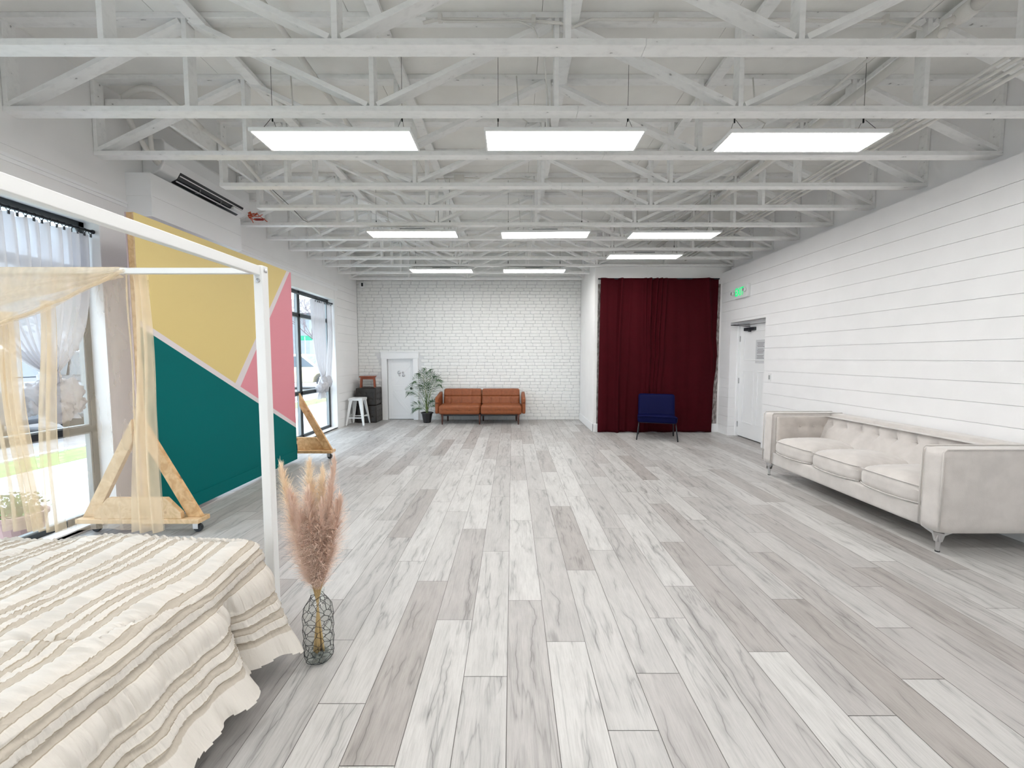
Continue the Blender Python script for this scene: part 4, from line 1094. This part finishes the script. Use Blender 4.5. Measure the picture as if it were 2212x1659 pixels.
for i in range(rows):
    z0 = .012 + i * hz
    for j in range(cols):
        o_ = (i % 2) * .5; a0 = 2 * PI * (j + o_) / cols; a1 = 2 * PI * (j + o_ + .5) / cols; a2 = 2 * PI * (j + o_ + 1) / cols
        mb.tube([wp(a0, z0), wp(a1, z0 + hz * .55)], .0011, 4, cap=False); mb.tube([wp(a1, z0 + hz * .55), wp(a2, z0)], .0011, 4, cap=False)
        mb.tube([wp(a1, z0 + hz * .55), wp(a1, z0 + hz)], .0014, 4, cap=False)
for z in (.012, .318): mb.tube([wp(2 * PI * j / 24, z) for j in range(24)], .0014, 4, close=True)
mb.build('wire_netting', M['wire'], t)
mb = MB(); rr = random.Random(4)
for i in range(26):
    a = rr.random() * 6.28; d = rr.random() ** .5 * .046; r = rr.uniform(.008, .014)
    mb.lathe([(0, -r * .7), (r, 0), (0, r * .7)], (d * math.cos(a), d * math.sin(a), .02 + rr.random() * .022), 7)
mb.build('pebbles', M['pebble'], t, smooth=True)

def plume(idx, label, lean, length, width, pale, start=.312, curl=0.):
    """one pampas stem: stalk from inside the bottle, feathery head of fine hairs"""
    rr = random.Random(100 + idx)
    t = thing('pampas_stem', label, 'pampas grass', (VX, VY, .0), 0, 'pampas stems in the bottle')
    lx, ly = lean
    def axis(s_):                                           # s 0 bottle base .. 1 tip
        z = .03 + s_ * (length - .03); k = max(0, (z - .30)) / (length - .30)
        x0 = -lx * .10 * (1 - min(1, z / .30)) ; y0 = -ly * .10 * (1 - min(1, z / .30))
        r_ = min(.018, .018)
        return Vector((x0 + lx * (k * .8 + curl * k * k) * 1.12 * (length - .3) * .9 + lx * .012, y0 + ly * (k * .8 + curl * k * k) * (length - .3) * .9 + ly * .012, z))
    mb = MB(); mb.tube([axis(i / 14) for i in range(15)], [.0045 - .0034 * i / 14 for i in range(15)], 6); mb.build('stalk', M['straw'], t, smooth=True)
    mb = MB(); s0 = (start + .015) / length
    n = 2200
    for i in range(n):
        s_ = s0 + (1 - s0) * (rr.random() ** .85); p = axis(s_); q = (s_ - s0) / (1 - s0)
        env = width * 1.85 * (math.sin(PI * min(1, q * .86 + .10)) ** .8) * (1 - .2 * q)
        a = rr.random() * 6.28; r_ = env * rr.uniform(.15, 1.25)
        out = Vector((math.cos(a), math.sin(a), 0)); L = rr.uniform(.03, .10)
        p1 = p + out * r_ * .45 + Vector((0, 0, L * .55)); p2 = p + out * r_ + Vector((rr.uniform(-.006, .006), rr.uniform(-.006, .006), L * rr.uniform(.55, 1.05)))
        w_ = rr.uniform(.0006, .0011); sd_ = Vector((-out.y, out.x, 0)) * w_
        mb.add([p - sd_ * .5, p + sd_ * .5, p1 + sd_, p1 - sd_, p2 + sd_ * .5, p2 - sd_ * .5], [(0, 1, 2, 3), (3, 2, 4, 5)])
        if i % 3 == 0:                                      # side fluff
            for _ in range(3):
                e = p1.lerp(p2, rr.random()); f = e + Vector((rr.uniform(-1, 1), rr.uniform(-1, 1), rr.uniform(.1, 1))) * .012
                mb.add([e, e + Vector((w_, 0, 0)), f], [(0, 1, 2)])
    mb.build('feathery_head', M['paleplume' if pale else 'plume'], t)
pl = [('tall left pampas stem leaning over the bed corner', (-.34, .05), .905, .040, 1), ('tall cream pampas stem in the middle', (-.06, .05), .93, .050, 1),
      ('tall right pampas stem pointing up', (.18, .03), .945, .032, 0), ('left pink pampas stem', (-.26, -.05), .80, .050, 0),
      ('centre front pink pampas stem', (-.02, -.12), .80, .055, 0), ('right drooping pink pampas stem', (.33, -.02), .77, .050, 0),
      ('short left pink pampas stem', (-.16, -.14), .70, .050, 0), ('short right pink pampas stem', (.15, -.12), .74, .055, 0),
      ('back cream pampas stem', (.05, .10), .88, .045, 1), ('lowest front pink pampas stem', (.04, -.06), .64, .048, 0)]
for i, (lab, ln, L, wd, pale) in enumerate(pl): plume(i, lab, ln, L, wd, pale)

# ------------------------------------------------------------------ cream sofa against the right wall
t = thing('cream_sofa', 'cream velvet tuxedo sofa with three seat cushions and buttoned back', 'sofa', (3.62, 3.98, 0))
# local: x towards the wall, y along; front at x=-.42
X0, X1, Y0, Y1 = -.43, .44, -1.06, 1.06
def rb(x0, x1, y0, y1, z0, z1, r, n=8, fn=None, name='part', m_='velvet', par=None):
    mb = MB(); mb.rbox(x0, x1, y0, y1, z0, z1, r, n, fn); return mb.build(name, M[m_], par or t, smooth=True)
rb(X0 + .01, X1 - .02, Y0 + .10, Y1 - .10, .155, .315, .02, 8, name='seat_base')
for s_ in (-1, 1):
    ya, yb_ = sorted((s_ * 1.06, s_ * .90))
    arm = rb(X0 - .01, X1, ya, yb_, .155, .795, .03, 10, name='arm')
    yi = s_ * .90
    def tuft(p, q, s_=s_):
        d = 0
        for bx_ in (-.12, .04, .20):
            r2 = ((p.x - bx_) / .055) ** 2 + ((p.z - .64) / .055) ** 2; d += .022 * math.exp(-r2)
        d += .006 * math.exp(-((p.z - .64) / .02) ** 2)
        if q[1] * s_ < -.5: p.y += s_ * d
        return p
    a, b = sorted((yi, yi - s_ * .055)); pad = rb(X0 + .03, X1 - .1, a, b, .33, .765, .03, 26, tuft, 'arm_pad', 'velvet2', arm)
    for bx_ in (-.12, .04, .20):
        mb = MB(); mb.lathe([(0, -.004), (.009, -.002), (.011, .003)], (bx_, yi - s_ * .040, .64), 10, 'y'); mb.build('button', M['velvet2'], pad, smooth=True)
    # piping around the arm's outer face
    for yy_ in (s_ * 1.058, s_ * .903):
        mb = MB(); x_ = X0 - .012; mb.tube([(x_, yy_, .19), (x_, yy_, .775), (x_ + .02, yy_, .796), (X1 - .03, yy_, .796)], .006, 6); mb.build('piping', M['velvet'], arm, smooth=True)
rb(.27, X1, Y0 + .02, Y1 - .02, .155, .795, .03, 10, name='back_frame')
nb_ = 9; bys = [-.80 + 1.6 * i / (nb_ - 1) for i in range(nb_)]
def bt(p, q):
    if q[0] < -.5:
        zt = (p.z - .40) / .36; p.x += .10 * zt - .035 * (1 - zt)
        d = 0
        for y_ in bys:
            dy_, dz_ = p.y - y_, p.z - .665
            d += .055 * math.exp(-((dy_ / .042) ** 2 + (dz_ / .038) ** 2))
            if dz_ > 0: d += .024 * math.exp(-(dy_ / .014) ** 2) * min(1, dz_ / .05)
            else: d += .026 * math.exp(-((dy_ + dz_ * .10) / .016) ** 2) * max(0, 1 + dz_ / .30)
        p.x += d - .012
    return p
mb = MB(); mb.rbox(.12, .30, Y0 + .16, Y1 - .16, .40, .765, .045, 64, bt); bk = mb.build('back_cushion', M['velvet'], t, smooth=True)
for y_ in bys:
    mb = MB(); mb.lathe([(0, -.004), (.010, -.002), (.012, .004)], (.236, y_, .665), 10, 'x'); mb.build('button', M['velvet2'], bk, smooth=True)
cl = (Y1 - Y0 - .32) / 3
for i in range(3):
    a = Y0 + .16 + cl * i
    def puff(p, q, a=a):
        u = (p.y - a) / cl * 2 - 1; v = (p.x + .10) / .36
        k = max(0, 1 - abs(u) ** 2.6) * max(0, 1 - abs(v) ** 3.0)
        if q[2] > .4: p.z += .062 * k - .020 * (1 - k)
        if q[2] < -.4: p.z -= .0
        if q[0] < -.4: p.x -= .050 * max(0, 1 - abs(u) ** 2.4)
        # corner wrinkles
        p.z += .004 * math.sin((u + v) * 22) * (abs(u) > .6) * (q[2] > 0)
        return p
    mb = MB(); mb.rbox(X0 + .03, .20, a + .004, a + cl - .004, .300, .478, .065, 26, puff); cu_ = mb.build('seat_cushion', M['velvet'], t, smooth=True)
    for zz, sh in ((.458, .0), (.325, .004)):
        mb = MB(); pts = []
        for j in range(25):
            u = -1 + 2 * j / 24; yv = a + cl / 2 + u * (cl / 2 - .012); xv = X0 + .03 - .050 * max(0, 1 - abs(u) ** 2.4) + .012 * (abs(u) ** 8) + .005
            pts.append((xv - .002, yv, zz + (.012 if zz > .4 else -.004) * (1 - abs(u) ** 2)))
        mb.tube(pts, .0055, 6); mb.build('piping', M['velvet'], cu_, smooth=True)
for sx in (-1, 1):
    for sy in (-1, 1):
        cx_, cy_ = (X0 + .045 if sx < 0 else X1 - .05), sy * 1.005
        mb = MB()
        mb.tube([(cx_, cy_, .0), (cx_, cy_, .06), (cx_, cy_, .10), (cx_, cy_, .135), (cx_, cy_, .155)], [.014, .018, .024, .036, .045], 4)
        mb.prism([(cx_ - .01, .08), (cx_ + .012, .08), (cx_ - sx * .03, .13), (cx_ - sx * .10, .155), (cx_ - .02 * -sx, .155)], cy_ - .022, cy_ + .022, 'y')
        mb.prism([(cy_ - .01, .08), (cy_ + .012, .08), (cy_ - sy * .03, .13), (cy_ - sy * .11, .155), (cy_ + sy * .02, .155)], cx_ - .022, cx_ + .022, 'x')
        lg = mb.build('leg', M['chrome'], t, bevel=.004)
        mb = MB(); mb.lathe([(.015, .0), (.015, .008)], (cx_, cy_, -.0), 10); mb.build('foot_pad', M['black'], lg)

# ------------------------------------------------------------------ rust futon at the brick wall
t = thing('futon_sofa', 'rust brown tufted futon sofa on tapered legs against the brick wall', 'sofa', (-.70, 9.13, 0))
# local: y towards wall; front at y=-.36
for i, (xa, xb) in enumerate(((-.915, -.006), (.006, .915))):
    xc, hw = (xa + xb) / 2, (xb - xa) / 2
    gx = [xa + hw * 2 * f for f in (.215, .475, .745)]
    def seat(p, q, xa=xa, xb=xb, gx=gx):
        if q[2] > 0:
            d = 0
            for g_ in gx: d += .008 * math.exp(-((p.x - g_) / .018) ** 2)
            for g_ in (-.12, .10): d += .006 * math.exp(-((p.y - g_) / .02) ** 2)
            p.z += .018 * (1 - q[0] ** 2) * (1 - q[1] ** 2) - d - .010
        return p
    mb = MB(); mb.rbox(xa, xb, -.37, .26, .225, .435, .05, 36, seat); mb.build('seat_cushion', M['rust'], t, smooth=True)
    def bck(p, q, gx=gx):
        p.y += (p.z - .45) * .26
        if q[1] < 0:
            d = 0
            for g_ in gx: d += .018 * math.exp(-((p.x - g_) / .016) ** 2)
            d += .018 * math.exp(-((p.z - .585) / .016) ** 2)
            p.y += d - .012
        return p
    mb = MB(); mb.rbox(xa + .04 * (i == 0) - .0, xb - .04 * (i == 1), .10, .235, .40, .755, .04, 40, bck); mb.build('back_cushion', M['rust'], t, smooth=True)
for s_ in (-1, 1):
    a, b = sorted((s_ * .915, s_ * 1.0))
    def arm_(p, q):
        if q[2] > .4: p.z += .05 * q[1] - .0
        return p
    mb = MB(); mb.rbox(a, b, -.33, .28, .235, .64, .03, 10, arm_); mb.build('arm', M['rust'], t, smooth=True)
    for x_, y_ in ((s_ * .84, -.31), (s_ * .80, .22)):
        mb = MB(); mb.lathe([(.014, 0), (.027, .226)], (x_, y_, 0), 12); mb.build('leg', M['walnut'], t, smooth=True)
for x_, y_ in ((-.015, -.30), (.03, .20)):
    mb = MB(); mb.lathe([(.014, 0), (.026, .226)], (x_, y_, 0), 12); mb.build('leg', M['walnut'], t, smooth=True)
mb = MB(); mb.box(-.85, .85, -.30, .24, .19, .23); mb.build('under_frame', M['black'], t)

# ------------------------------------------------------------------ potted palm
t = thing('potted_palm', 'potted palm with arching fronds in a black pot left of the rust futon', 'plant', (-1.93, 9.08, 0))
mb = MB(); mb.lathe([(0, .003), (.085, .003), (.125, .215), (.145, .215), (.145, .24), (.125, .24), (.12, .20), (0, .20)], n=8); mb.build('pot', M['pot'], t, bevel=.004)
mb = MB(); mb.lathe([(0, .205), (.118, .203)], n=12); mb.build('soil', M['bark'], t)
rr = random.Random(12)
fr = [(-.42, -.10, .78, .35), (-.30, .08, .98, .2), (-.12, -.05, 1.12, .08), (.02, .0, 1.17, .05), (.16, -.04, 1.08, .12), (.33, -.06, .93, .3), (.27, .06, 1.02, .2), (.12, -.14, .56, .3), (-.30, -.06, .40, .3), (.26, .0, .46, .3), (-.05, -.1, .86, .15)]
for i, (dx, dy, hh, droop) in enumerate(fr):
    P0 = Vector((rr.uniform(-.02, .02), rr.uniform(-.02, .02), .20))
    tip = Vector((dx, dy, hh)); ctrl = Vector((dx * .25, dy * .25, hh * 1.05))
    def bz(s_): return P0 * (1 - s_) ** 2 + ctrl * 2 * s_ * (1 - s_) + (tip - Vector((0, 0, droop * .12))) * s_ ** 2
    mb = MB(); mb.tube([bz(j / 10) for j in range(11)], [.007 - .0055 * j / 10 for j in range(11)], 5); st_ = mb.build('frond_stem', M['stem'], t, smooth=True)
    mb = MB(); nl = 15
    for j in range(nl):
        s_ = .34 + .66 * j / (nl - 1); p = bz(s_); d = (bz(min(1, s_ + .02)) - bz(s_ - .02)).normalized(); sd_ = d.cross(Vector((0, -1, .15))).normalized()
        L = (.205 * math.sin(PI * min(.97, (s_ - .20) / .86)) + .035) * rr.uniform(.85, 1.1)
        for s2 in (-1, 1):
            dr_ = (sd_ * s2 * .85 + d * .75 + Vector((rr.uniform(-.1, .1), rr.uniform(-.2, .2), 0))).normalized()
            e = p + dr_ * L + Vector((0, 0, -.20 * L)); m1 = p + dr_ * L * .5 + Vector((0, 0, .03 * L)); wv = d.cross(dr_).cross(dr_).normalized() * .006
            up_ = Vector((0, .003, .003))
            mb.add([p, m1 + wv, e, m1 - wv, m1 + up_], [(0, 1, 4), (1, 2, 4), (2, 3, 4), (3, 0, 4)])
    mb.build('leaflets', M['leaf'], st_)

# ------------------------------------------------------------------ stacked ottomans, little wooden stool, white metal stool
def ottoman(label, loc, rz):
    t = thing('ottoman', label, 'ottoman', loc, rz, 'stacked tufted ottomans')
    bt_ = [(a, c) for a in (-.13, 0, .13) for c in (.13, .27)]
    def f(p, q):
        for ax in (0, 1):
            o2 = 1 - ax
            if abs(q[ax]) > .9:
                d = sum(.012 * math.exp(-(((p[o2] - a) / .022) ** 2 + ((p.z - c) / .022) ** 2)) for a, c in bt_)
                p[ax] -= math.copysign(d, q[ax])
        return p
    mb = MB(); mb.rbox(-.225, .225, -.225, .225, .0, .395, .025, 28, f); b_ = mb.build('body', M['charcoal'], t, smooth=True)
    for ax in (0, 1):
        for sg in (-1, 1):
            for a, c in bt_:
                p = [0, 0, c]; p[ax] = sg * .214; p[1 - ax] = a
                mb = MB(); mb.lathe([(0, -.004), (.008, 0), (0, .004)], p, 8, 'x' if ax == 0 else 'y'); mb.build('button', M['charcoal'], b_, smooth=True)
    return t
ottoman('dark tufted cube ottoman on the floor, bottom of the stack in the corner', (-3.29, 9.262, 0), 0)
ottoman('dark tufted cube ottoman on top of the other one in the corner', (-3.30, 9.262, .3965), .02)
t = thing('wooden_stool', 'small red brown wooden stool standing on the stacked ottomans', 'stool', (-3.31, 9.24, .793), .25)
mb = MB(); mb.box(-.18, .18, -.13, .13, .235, .26); mb.build('seat', M['redwood'], t, bevel=.008)
for sx in (-1, 1):
    for sy in (-1, 1): mb = MB(); mb.beam((sx * .15, sy * .10, .0), (sx * .135, sy * .09, .236), .034, .034, up=(0, 1, 0)); mb.build('leg', M['redwood'], t, bevel=.003)
mb = MB()
for sy in (-1, 1): mb.box(-.13, .13, sy * .09 - .008, sy * .09 + .008, .19, .236)
for sx in (-1, 1): mb.box(sx * .135 - .008, sx * .135 + .008, -.08, .08, .19, .236)
mb.build('apron', M['redwood'], t)

t = thing('metal_stool', 'white metal stool standing in front of the dark stacked ottomans', 'stool', (-3.395, 8.825, 0), .0)
H_ = .60; sc_ = 1.0
mb = MB(); mb.rbox(-.155, .155, -.155, .155, H_ - .028, H_, .02, 8); mb.box(-.150, .150, -.150, .150, H_ - .055, H_ - .02); mb.build('seat', M['whitemetal'], t, smooth=False, bevel=.004)
for sx in (-1, 1):
    for sy in (-1, 1):
        mb = MB(); a = .135; b_ = .198
        # folded sheet leg: an L profile tapering down
        wt, wb = .075, .028
        mb.add([(sx * a, sy * a, H_ - .03), (sx * (a - wt), sy * a, H_ - .03), (sx * a, sy * (a - wt), H_ - .03), (sx * b_, sy * b_, .012), (sx * (b_ - wb), sy * b_, .012), (sx * b_, sy * (b_ - wb), .012)],
               [(0, 3, 4, 1), (0, 2, 5, 3)])
        lg = mb.build('leg', M['whitemetal'], t, solid=.004)
        mb = MB(); mb.box(sx * b_ - .016 * (1 + sx) + .0, sx * b_ + .016 * (1 - sx), sy * b_ - .016 * (1 + sy), sy * b_ + .016 * (1 - sy), 0, .014); mb.build('foot_cap', M['galv'], lg)
q = .170
for p0, p1 in (((-q, -q, .17), (q, -q, .17)), ((-q, q, .17), (q, q, .17)), ((-q, -q, .21), (-q, q, .21)), ((q, -q, .21), (q, q, .21))):
    mb = MB(); mb.beam(p0, p1, .006, .022); mb.build('stretcher', M['whitemetal'], t)
mb = MB(); mb.beam((-.14, -.14, H_ - .07), (.14, .14, H_ - .07), .02, .008); mb.beam((-.14, .14, H_ - .07), (.14, -.14, H_ - .07), .02, .008); mb.build('cross_brace', M['whitemetal'], t)

# ------------------------------------------------------------------ navy accent chair
t = thing('accent_chair', 'navy blue velvet chair on thin black legs in front of the maroon curtain', 'chair', (2.655, 7.34, 0), -.30)
mb = MB()
def st(p, q):
    if q[2] > 0 : p.z += .012 * (1 - q[0] ** 2) + (.03 if q[1] < 0 else 0) * abs(q[1])
    return p
mb.rbox(-.335, .335, -.30, .24, .31, .42, .045, 16, st); mb.build('seat', M['navy'], t, smooth=True)
mb = MB()
def bk_(p, q): p.y += (p.z - .40) * .30; return p
mb.rbox(-.325, .325, .13, .22, .36, .79, .045, 20, bk_); mb.build('backrest', M['navy'], t, smooth=True)
mb = MB(); mb.tube([(-.335, -.318, .425), (-.2, -.322, .44), (0, -.324, .436), (.2, -.322, .434), (.335, -.318, .42)], .009, 8); mb.build('seat_piping', M['navy'], t, smooth=True)
for sx in (-1, 1):
    mb = MB(); mb.tube([(sx * .305, -.24, .33), (sx * .345, -.30, 0)], .011, 8); mb.build('leg', M['black'], t, smooth=True)
    mb = MB(); mb.tube([(sx * .30, .20, .36), (sx * .315, .26, 0)], .011, 8); mb.build('leg', M['black'], t, smooth=True)
mb = MB(); mb.tube([(-.30, -.24, .315), (.30, -.24, .315)], .009, 8); mb.tube([(-.30, .20, .315), (.30, .20, .315)], .009, 8)
mb.build('seat_frame', M['black'], t, smooth=True)

# ------------------------------------------------------------------ outside the windows
mb = MB(); mb.box(-6.48, XL - T, -14, 45, -.15, -.05); struct(mb.build('pavement', M['concrete']))
mb = MB(); mb.box(-7.30, -6.48, -14, 45, -.15, -.045); tag(mb.build('grass_strip', M['grass']), 'mown grass strip between pavement and car park', 'grass', kind='stuff')
mb = MB(); mb.box(-7.42, -7.30, -14, 45, -.2, -.02); struct(mb.build('kerb', M['concrete']))
mb = MB(); mb.box(-60, -7.42, -30, 70, -.3, -.12); struct(mb.build('car_park', M['asphalt']))
def car(label, loc, rz, paint, pickup=False):
    t = thing('car', label, 'car', loc, rz)
    W = 1.85
    body = [(0, .42), (.02, .80), (.12, .98), (1.15, 1.08), (1.95, 1.72), (2.1, 1.78), (4.2, 1.76), (4.55, 1.62), (4.72, 1.05), (4.74, .5), (4.6, .36), (4.25, .36), (4.2, .60), (4.02, .78), (3.72, .84), (3.42, .78), (3.24, .60), (3.2, .36), (1.42, .36), (1.38, .60), (1.2, .78), (.9, .84), (.6, .78), (.42, .60), (.38, .36), (.05, .36)]
    mb = MB(); mb.prism([(x - 2.37, z) for x, z in body], -W / 2, W / 2, 'y')
    for i, v in enumerate(mb.v):
        if v[2] > 1.06: mb.v[i] = (v[0], v[1] * (1 - .16 * (v[2] - 1.06) / .72), v[2])
    mb.build('body', M[paint], t, bevel=.04, seg=3, angle=25)
    for sy in (-1, 1):
        def side(pts, nm):
            mb = MB(); k = [(x - 2.37, sy * (W / 2 * (1 - .16 * (z - 1.06) / .72) + .006), z) for x, z in pts]; mb.add(k, [tuple(range(len(k)))]); mb.build(nm, M['carglass'], t, solid=.006)
        side([(1.32, 1.14), (2.02, 1.66), (2.72, 1.67), (2.72, 1.14)], 'side_window'); side([(2.80, 1.14), (2.80, 1.67), (3.62, 1.66), (3.70, 1.14)], 'side_window'); side([(3.78, 1.14), (3.72, 1.65), (4.2, 1.62), (4.46, 1.16)], 'side_window')
        for x in (2.5, 3.4): mb = MB(); mb.rbox(x - 2.37, x - 2.17, sy * W / 2 - .02, sy * W / 2 + .025, .97, 1.0, .01, 3); mb.build('door_handle', M['cartrim'], t)
        for x in (.9, 3.72):
            mb = MB(); mb.lathe([(.20, -.1), (.33, -.1), (.36, -.06), (.36, .06), (.33, .1), (.20, .1)], (x - 2.37, sy * (W / 2 - .12), .36), 28, 'y'); wh = mb.build('wheel', M['cartrim'], t)
            mb = MB(); mb.lathe([(0, sy * .06), (.10, sy * .09), (.21, sy * .07)], (x - 2.37, sy * (W / 2 - .12), .36), 16, 'y'); mb.build('hub_cap', M['chrome'], wh)
    mb = MB(); mb.add([(1.28 - 2.37, -.72, 1.19), (1.28 - 2.37, .72, 1.19), (1.90 - 2.37, .66, 1.68), (1.90 - 2.37, -.66, 1.68)], [(0, 1, 2, 3)]); mb.build('windscreen', M['carglass'], t, solid=.02)
    mb = MB(); mb.box(-2.40, -2.35, -.75, .75, .62, .78); mb.build('headlamp_bar', M['plastic'], t)
    return t
car('cream coloured SUV parked outside, seen through the far window', (-10.9, 21.0, -.12), PI, 'carpaint')
car('dark grey SUV parked outside, seen through the nearest window', (-11.2, 8.1, -.12), PI, 'darkpaint')
car('dark grey SUV parked outside beside the other dark car', (-11.4, 11.6, -.12), PI, 'darkpaint')
# houses across the car park
def house(label, x0, x1, y0, y1, h, m_, wins):
    t = thing('house', label, 'building', ((x0 + x1) / 2, (y0 + y1) / 2, -.12)); off = Vector(t.location)
    mb = MB(); mb.box(x0, x1, y0, y1, -.12, h); mb.build('walls', m_, t, off=off)
    mb = MB(); mb.prism([(y0 - .5, h), (y1 + .5, h), ((y0 + y1) / 2, h + 2.2)], x0 - .4, x1 + .4, 'x'); mb.build('roof', M['roof'], t, off=off)
    for (yy_, zz) in wins:
        mb = MB(); mb.box(x1 - .02, x1 + .06, yy_ - .6, yy_ + .6, zz - .7, zz + .7); f_ = mb.build('window_surround', M['casing'], t, off=off)
        mb = MB(); mb.box(x1 + .06, x1 + .07, yy_ - .5, yy_ + .5, zz - .6, zz + .6); mb.build('pane', M['carglass'], f_, off=off)
    for xx in np.arange(x0 + 1.5, x1 - 1, 3.2):
        mb = MB(); mb.box(xx - .6, xx + .6, y0 - .06, y0 + .02, 2.6, 4.0); f_ = mb.build('window_surround', M['casing'], t, off=off)
        mb = MB(); mb.box(xx - .5, xx + .5, y0 - .07, y0 - .06, 2.7, 3.9); mb.build('pane', M['carglass'], f_, off=off)
    return t
house('grey sided house with white framed windows beyond the car park', -40, -19, 38, 50, 5.6, M['siding'], [(41, 3.4), (45, 3.4)])
house('low pale building far across the car park', -60, -44, 4, 30, 4.2, M['siding'], [(8, 2.2), (13, 2.2), (18, 2.2), (24, 2.2)])
t = thing('street_sign', 'small green street sign on a post beyond the car park', 'sign', (-15.6, 30.5, -.12))
mb = MB(); mb.tube([(0, 0, 0), (0, 0, 3.2)], .04, 8); mb.build('post', M['galv'], t)
mb = MB(); mb.box(-.55, .55, -.02, .02, 2.9, 3.25); mb.build('plate', mat('green sign', (.0, .30, .16), .5), t)
def tree(label, loc, h, r, leafy, seed):
    rr = random.Random(seed); t = thing('tree', label, 'tree', loc, 0, 'trees beyond the car park')
    mb = MB(); mb.tube([(0, 0, 0), (.05, 0, h * .3), (.0, .08, h * .5)], [.16, .13, .09], 8)
    ends = []
    def br(p, d, L, rad, dep):
        e = p + d * L; mb.tube([p, p + d * L * .5 + Vector((rr.uniform(-.05, .05),) * 3), e], [rad, rad * .8, rad * .6], 5, cap=False); ends.append(e)
        if dep:
            for _ in range(3):
                q = (d + Vector((rr.uniform(-.8, .8), rr.uniform(-.8, .8), rr.uniform(-.1, .7)))).normalized(); br(e, q, L * .7, rad * .55, dep - 1)
    for i in range(5):
        a = i * 1.26; br(Vector((0, 0, h * (.3 + .04 * i))), Vector((math.cos(a) * .8, math.sin(a) * .8, .8)).normalized(), h * .22, .06, 4 if not leafy else 3)
    mb.build('trunk', M['bark'], t, smooth=True)
    if leafy:
        mb = MB()
        for e in ends:
            for _ in range(26):
                c = e + Vector((rr.gauss(0, .3), rr.gauss(0, .3), rr.gauss(0, .25))); a = Vector((rr.uniform(-1, 1), rr.uniform(-1, 1), rr.uniform(-1, 1))).normalized() * .11; b_ = a.orthogonal() * .8
                mb.add([c - a, c + b_ * .5, c + a, c - b_ * .5], [(0, 1, 2, 3)])
        mb.build('foliage', M['bush'], t)
tree('bare purple grey tree seen through the far window', (-12.6, 26.5, -.12), 5.6, 2, False, 1)
tree('green leafy tree seen through the nearest window', (-22, 15.6, -.12), 5.0, 2, True, 2)
tree('green leafy tree farther along the car park edge', (-24, 22, -.12), 5.5, 2, True, 3)
t = thing('planter', 'bushy green plant in a dusty pink pot on the pavement outside the nearest window', 'plant', (-4.12, 3.28, -.05))
mb = MB(); mb.lathe([(0, 0), (.13, 0), (.17, .20), (.18, .20), (.18, .23), (.155, .23), (.15, .18), (0, .18)], n=20); mb.build('pot', M['pinkpot'], t, smooth=False)
mb = MB(); rr = random.Random(8)
for i in range(420):
    a = rr.random() * 6.28; e = rr.random() * 1.4; r_ = rr.uniform(.06, .19); c = Vector((math.cos(a) * math.cos(e) * r_, math.sin(a) * math.cos(e) * r_, .20 + math.sin(e) * r_ * 1.1))
    d = Vector((rr.uniform(-1, 1), rr.uniform(-1, 1), rr.uniform(-.2, 1))).normalized() * .03; b_ = d.orthogonal().normalized() * .010
    mb.add([c, c + d * .5 + b_, c + d, c + d * .5 - b_], [(0, 1, 2, 3)])
mb.build('foliage', M['bush'], t)
mb = MB()
for i in range(14):
    a = rr.random() * 6.28; mb.tube([(0, 0, .18), (math.cos(a) * .08, math.sin(a) * .08, .28), (math.cos(a) * .14, math.sin(a) * .14, .33)], .003, 4)
mb.build('twigs', M['stem'], t)
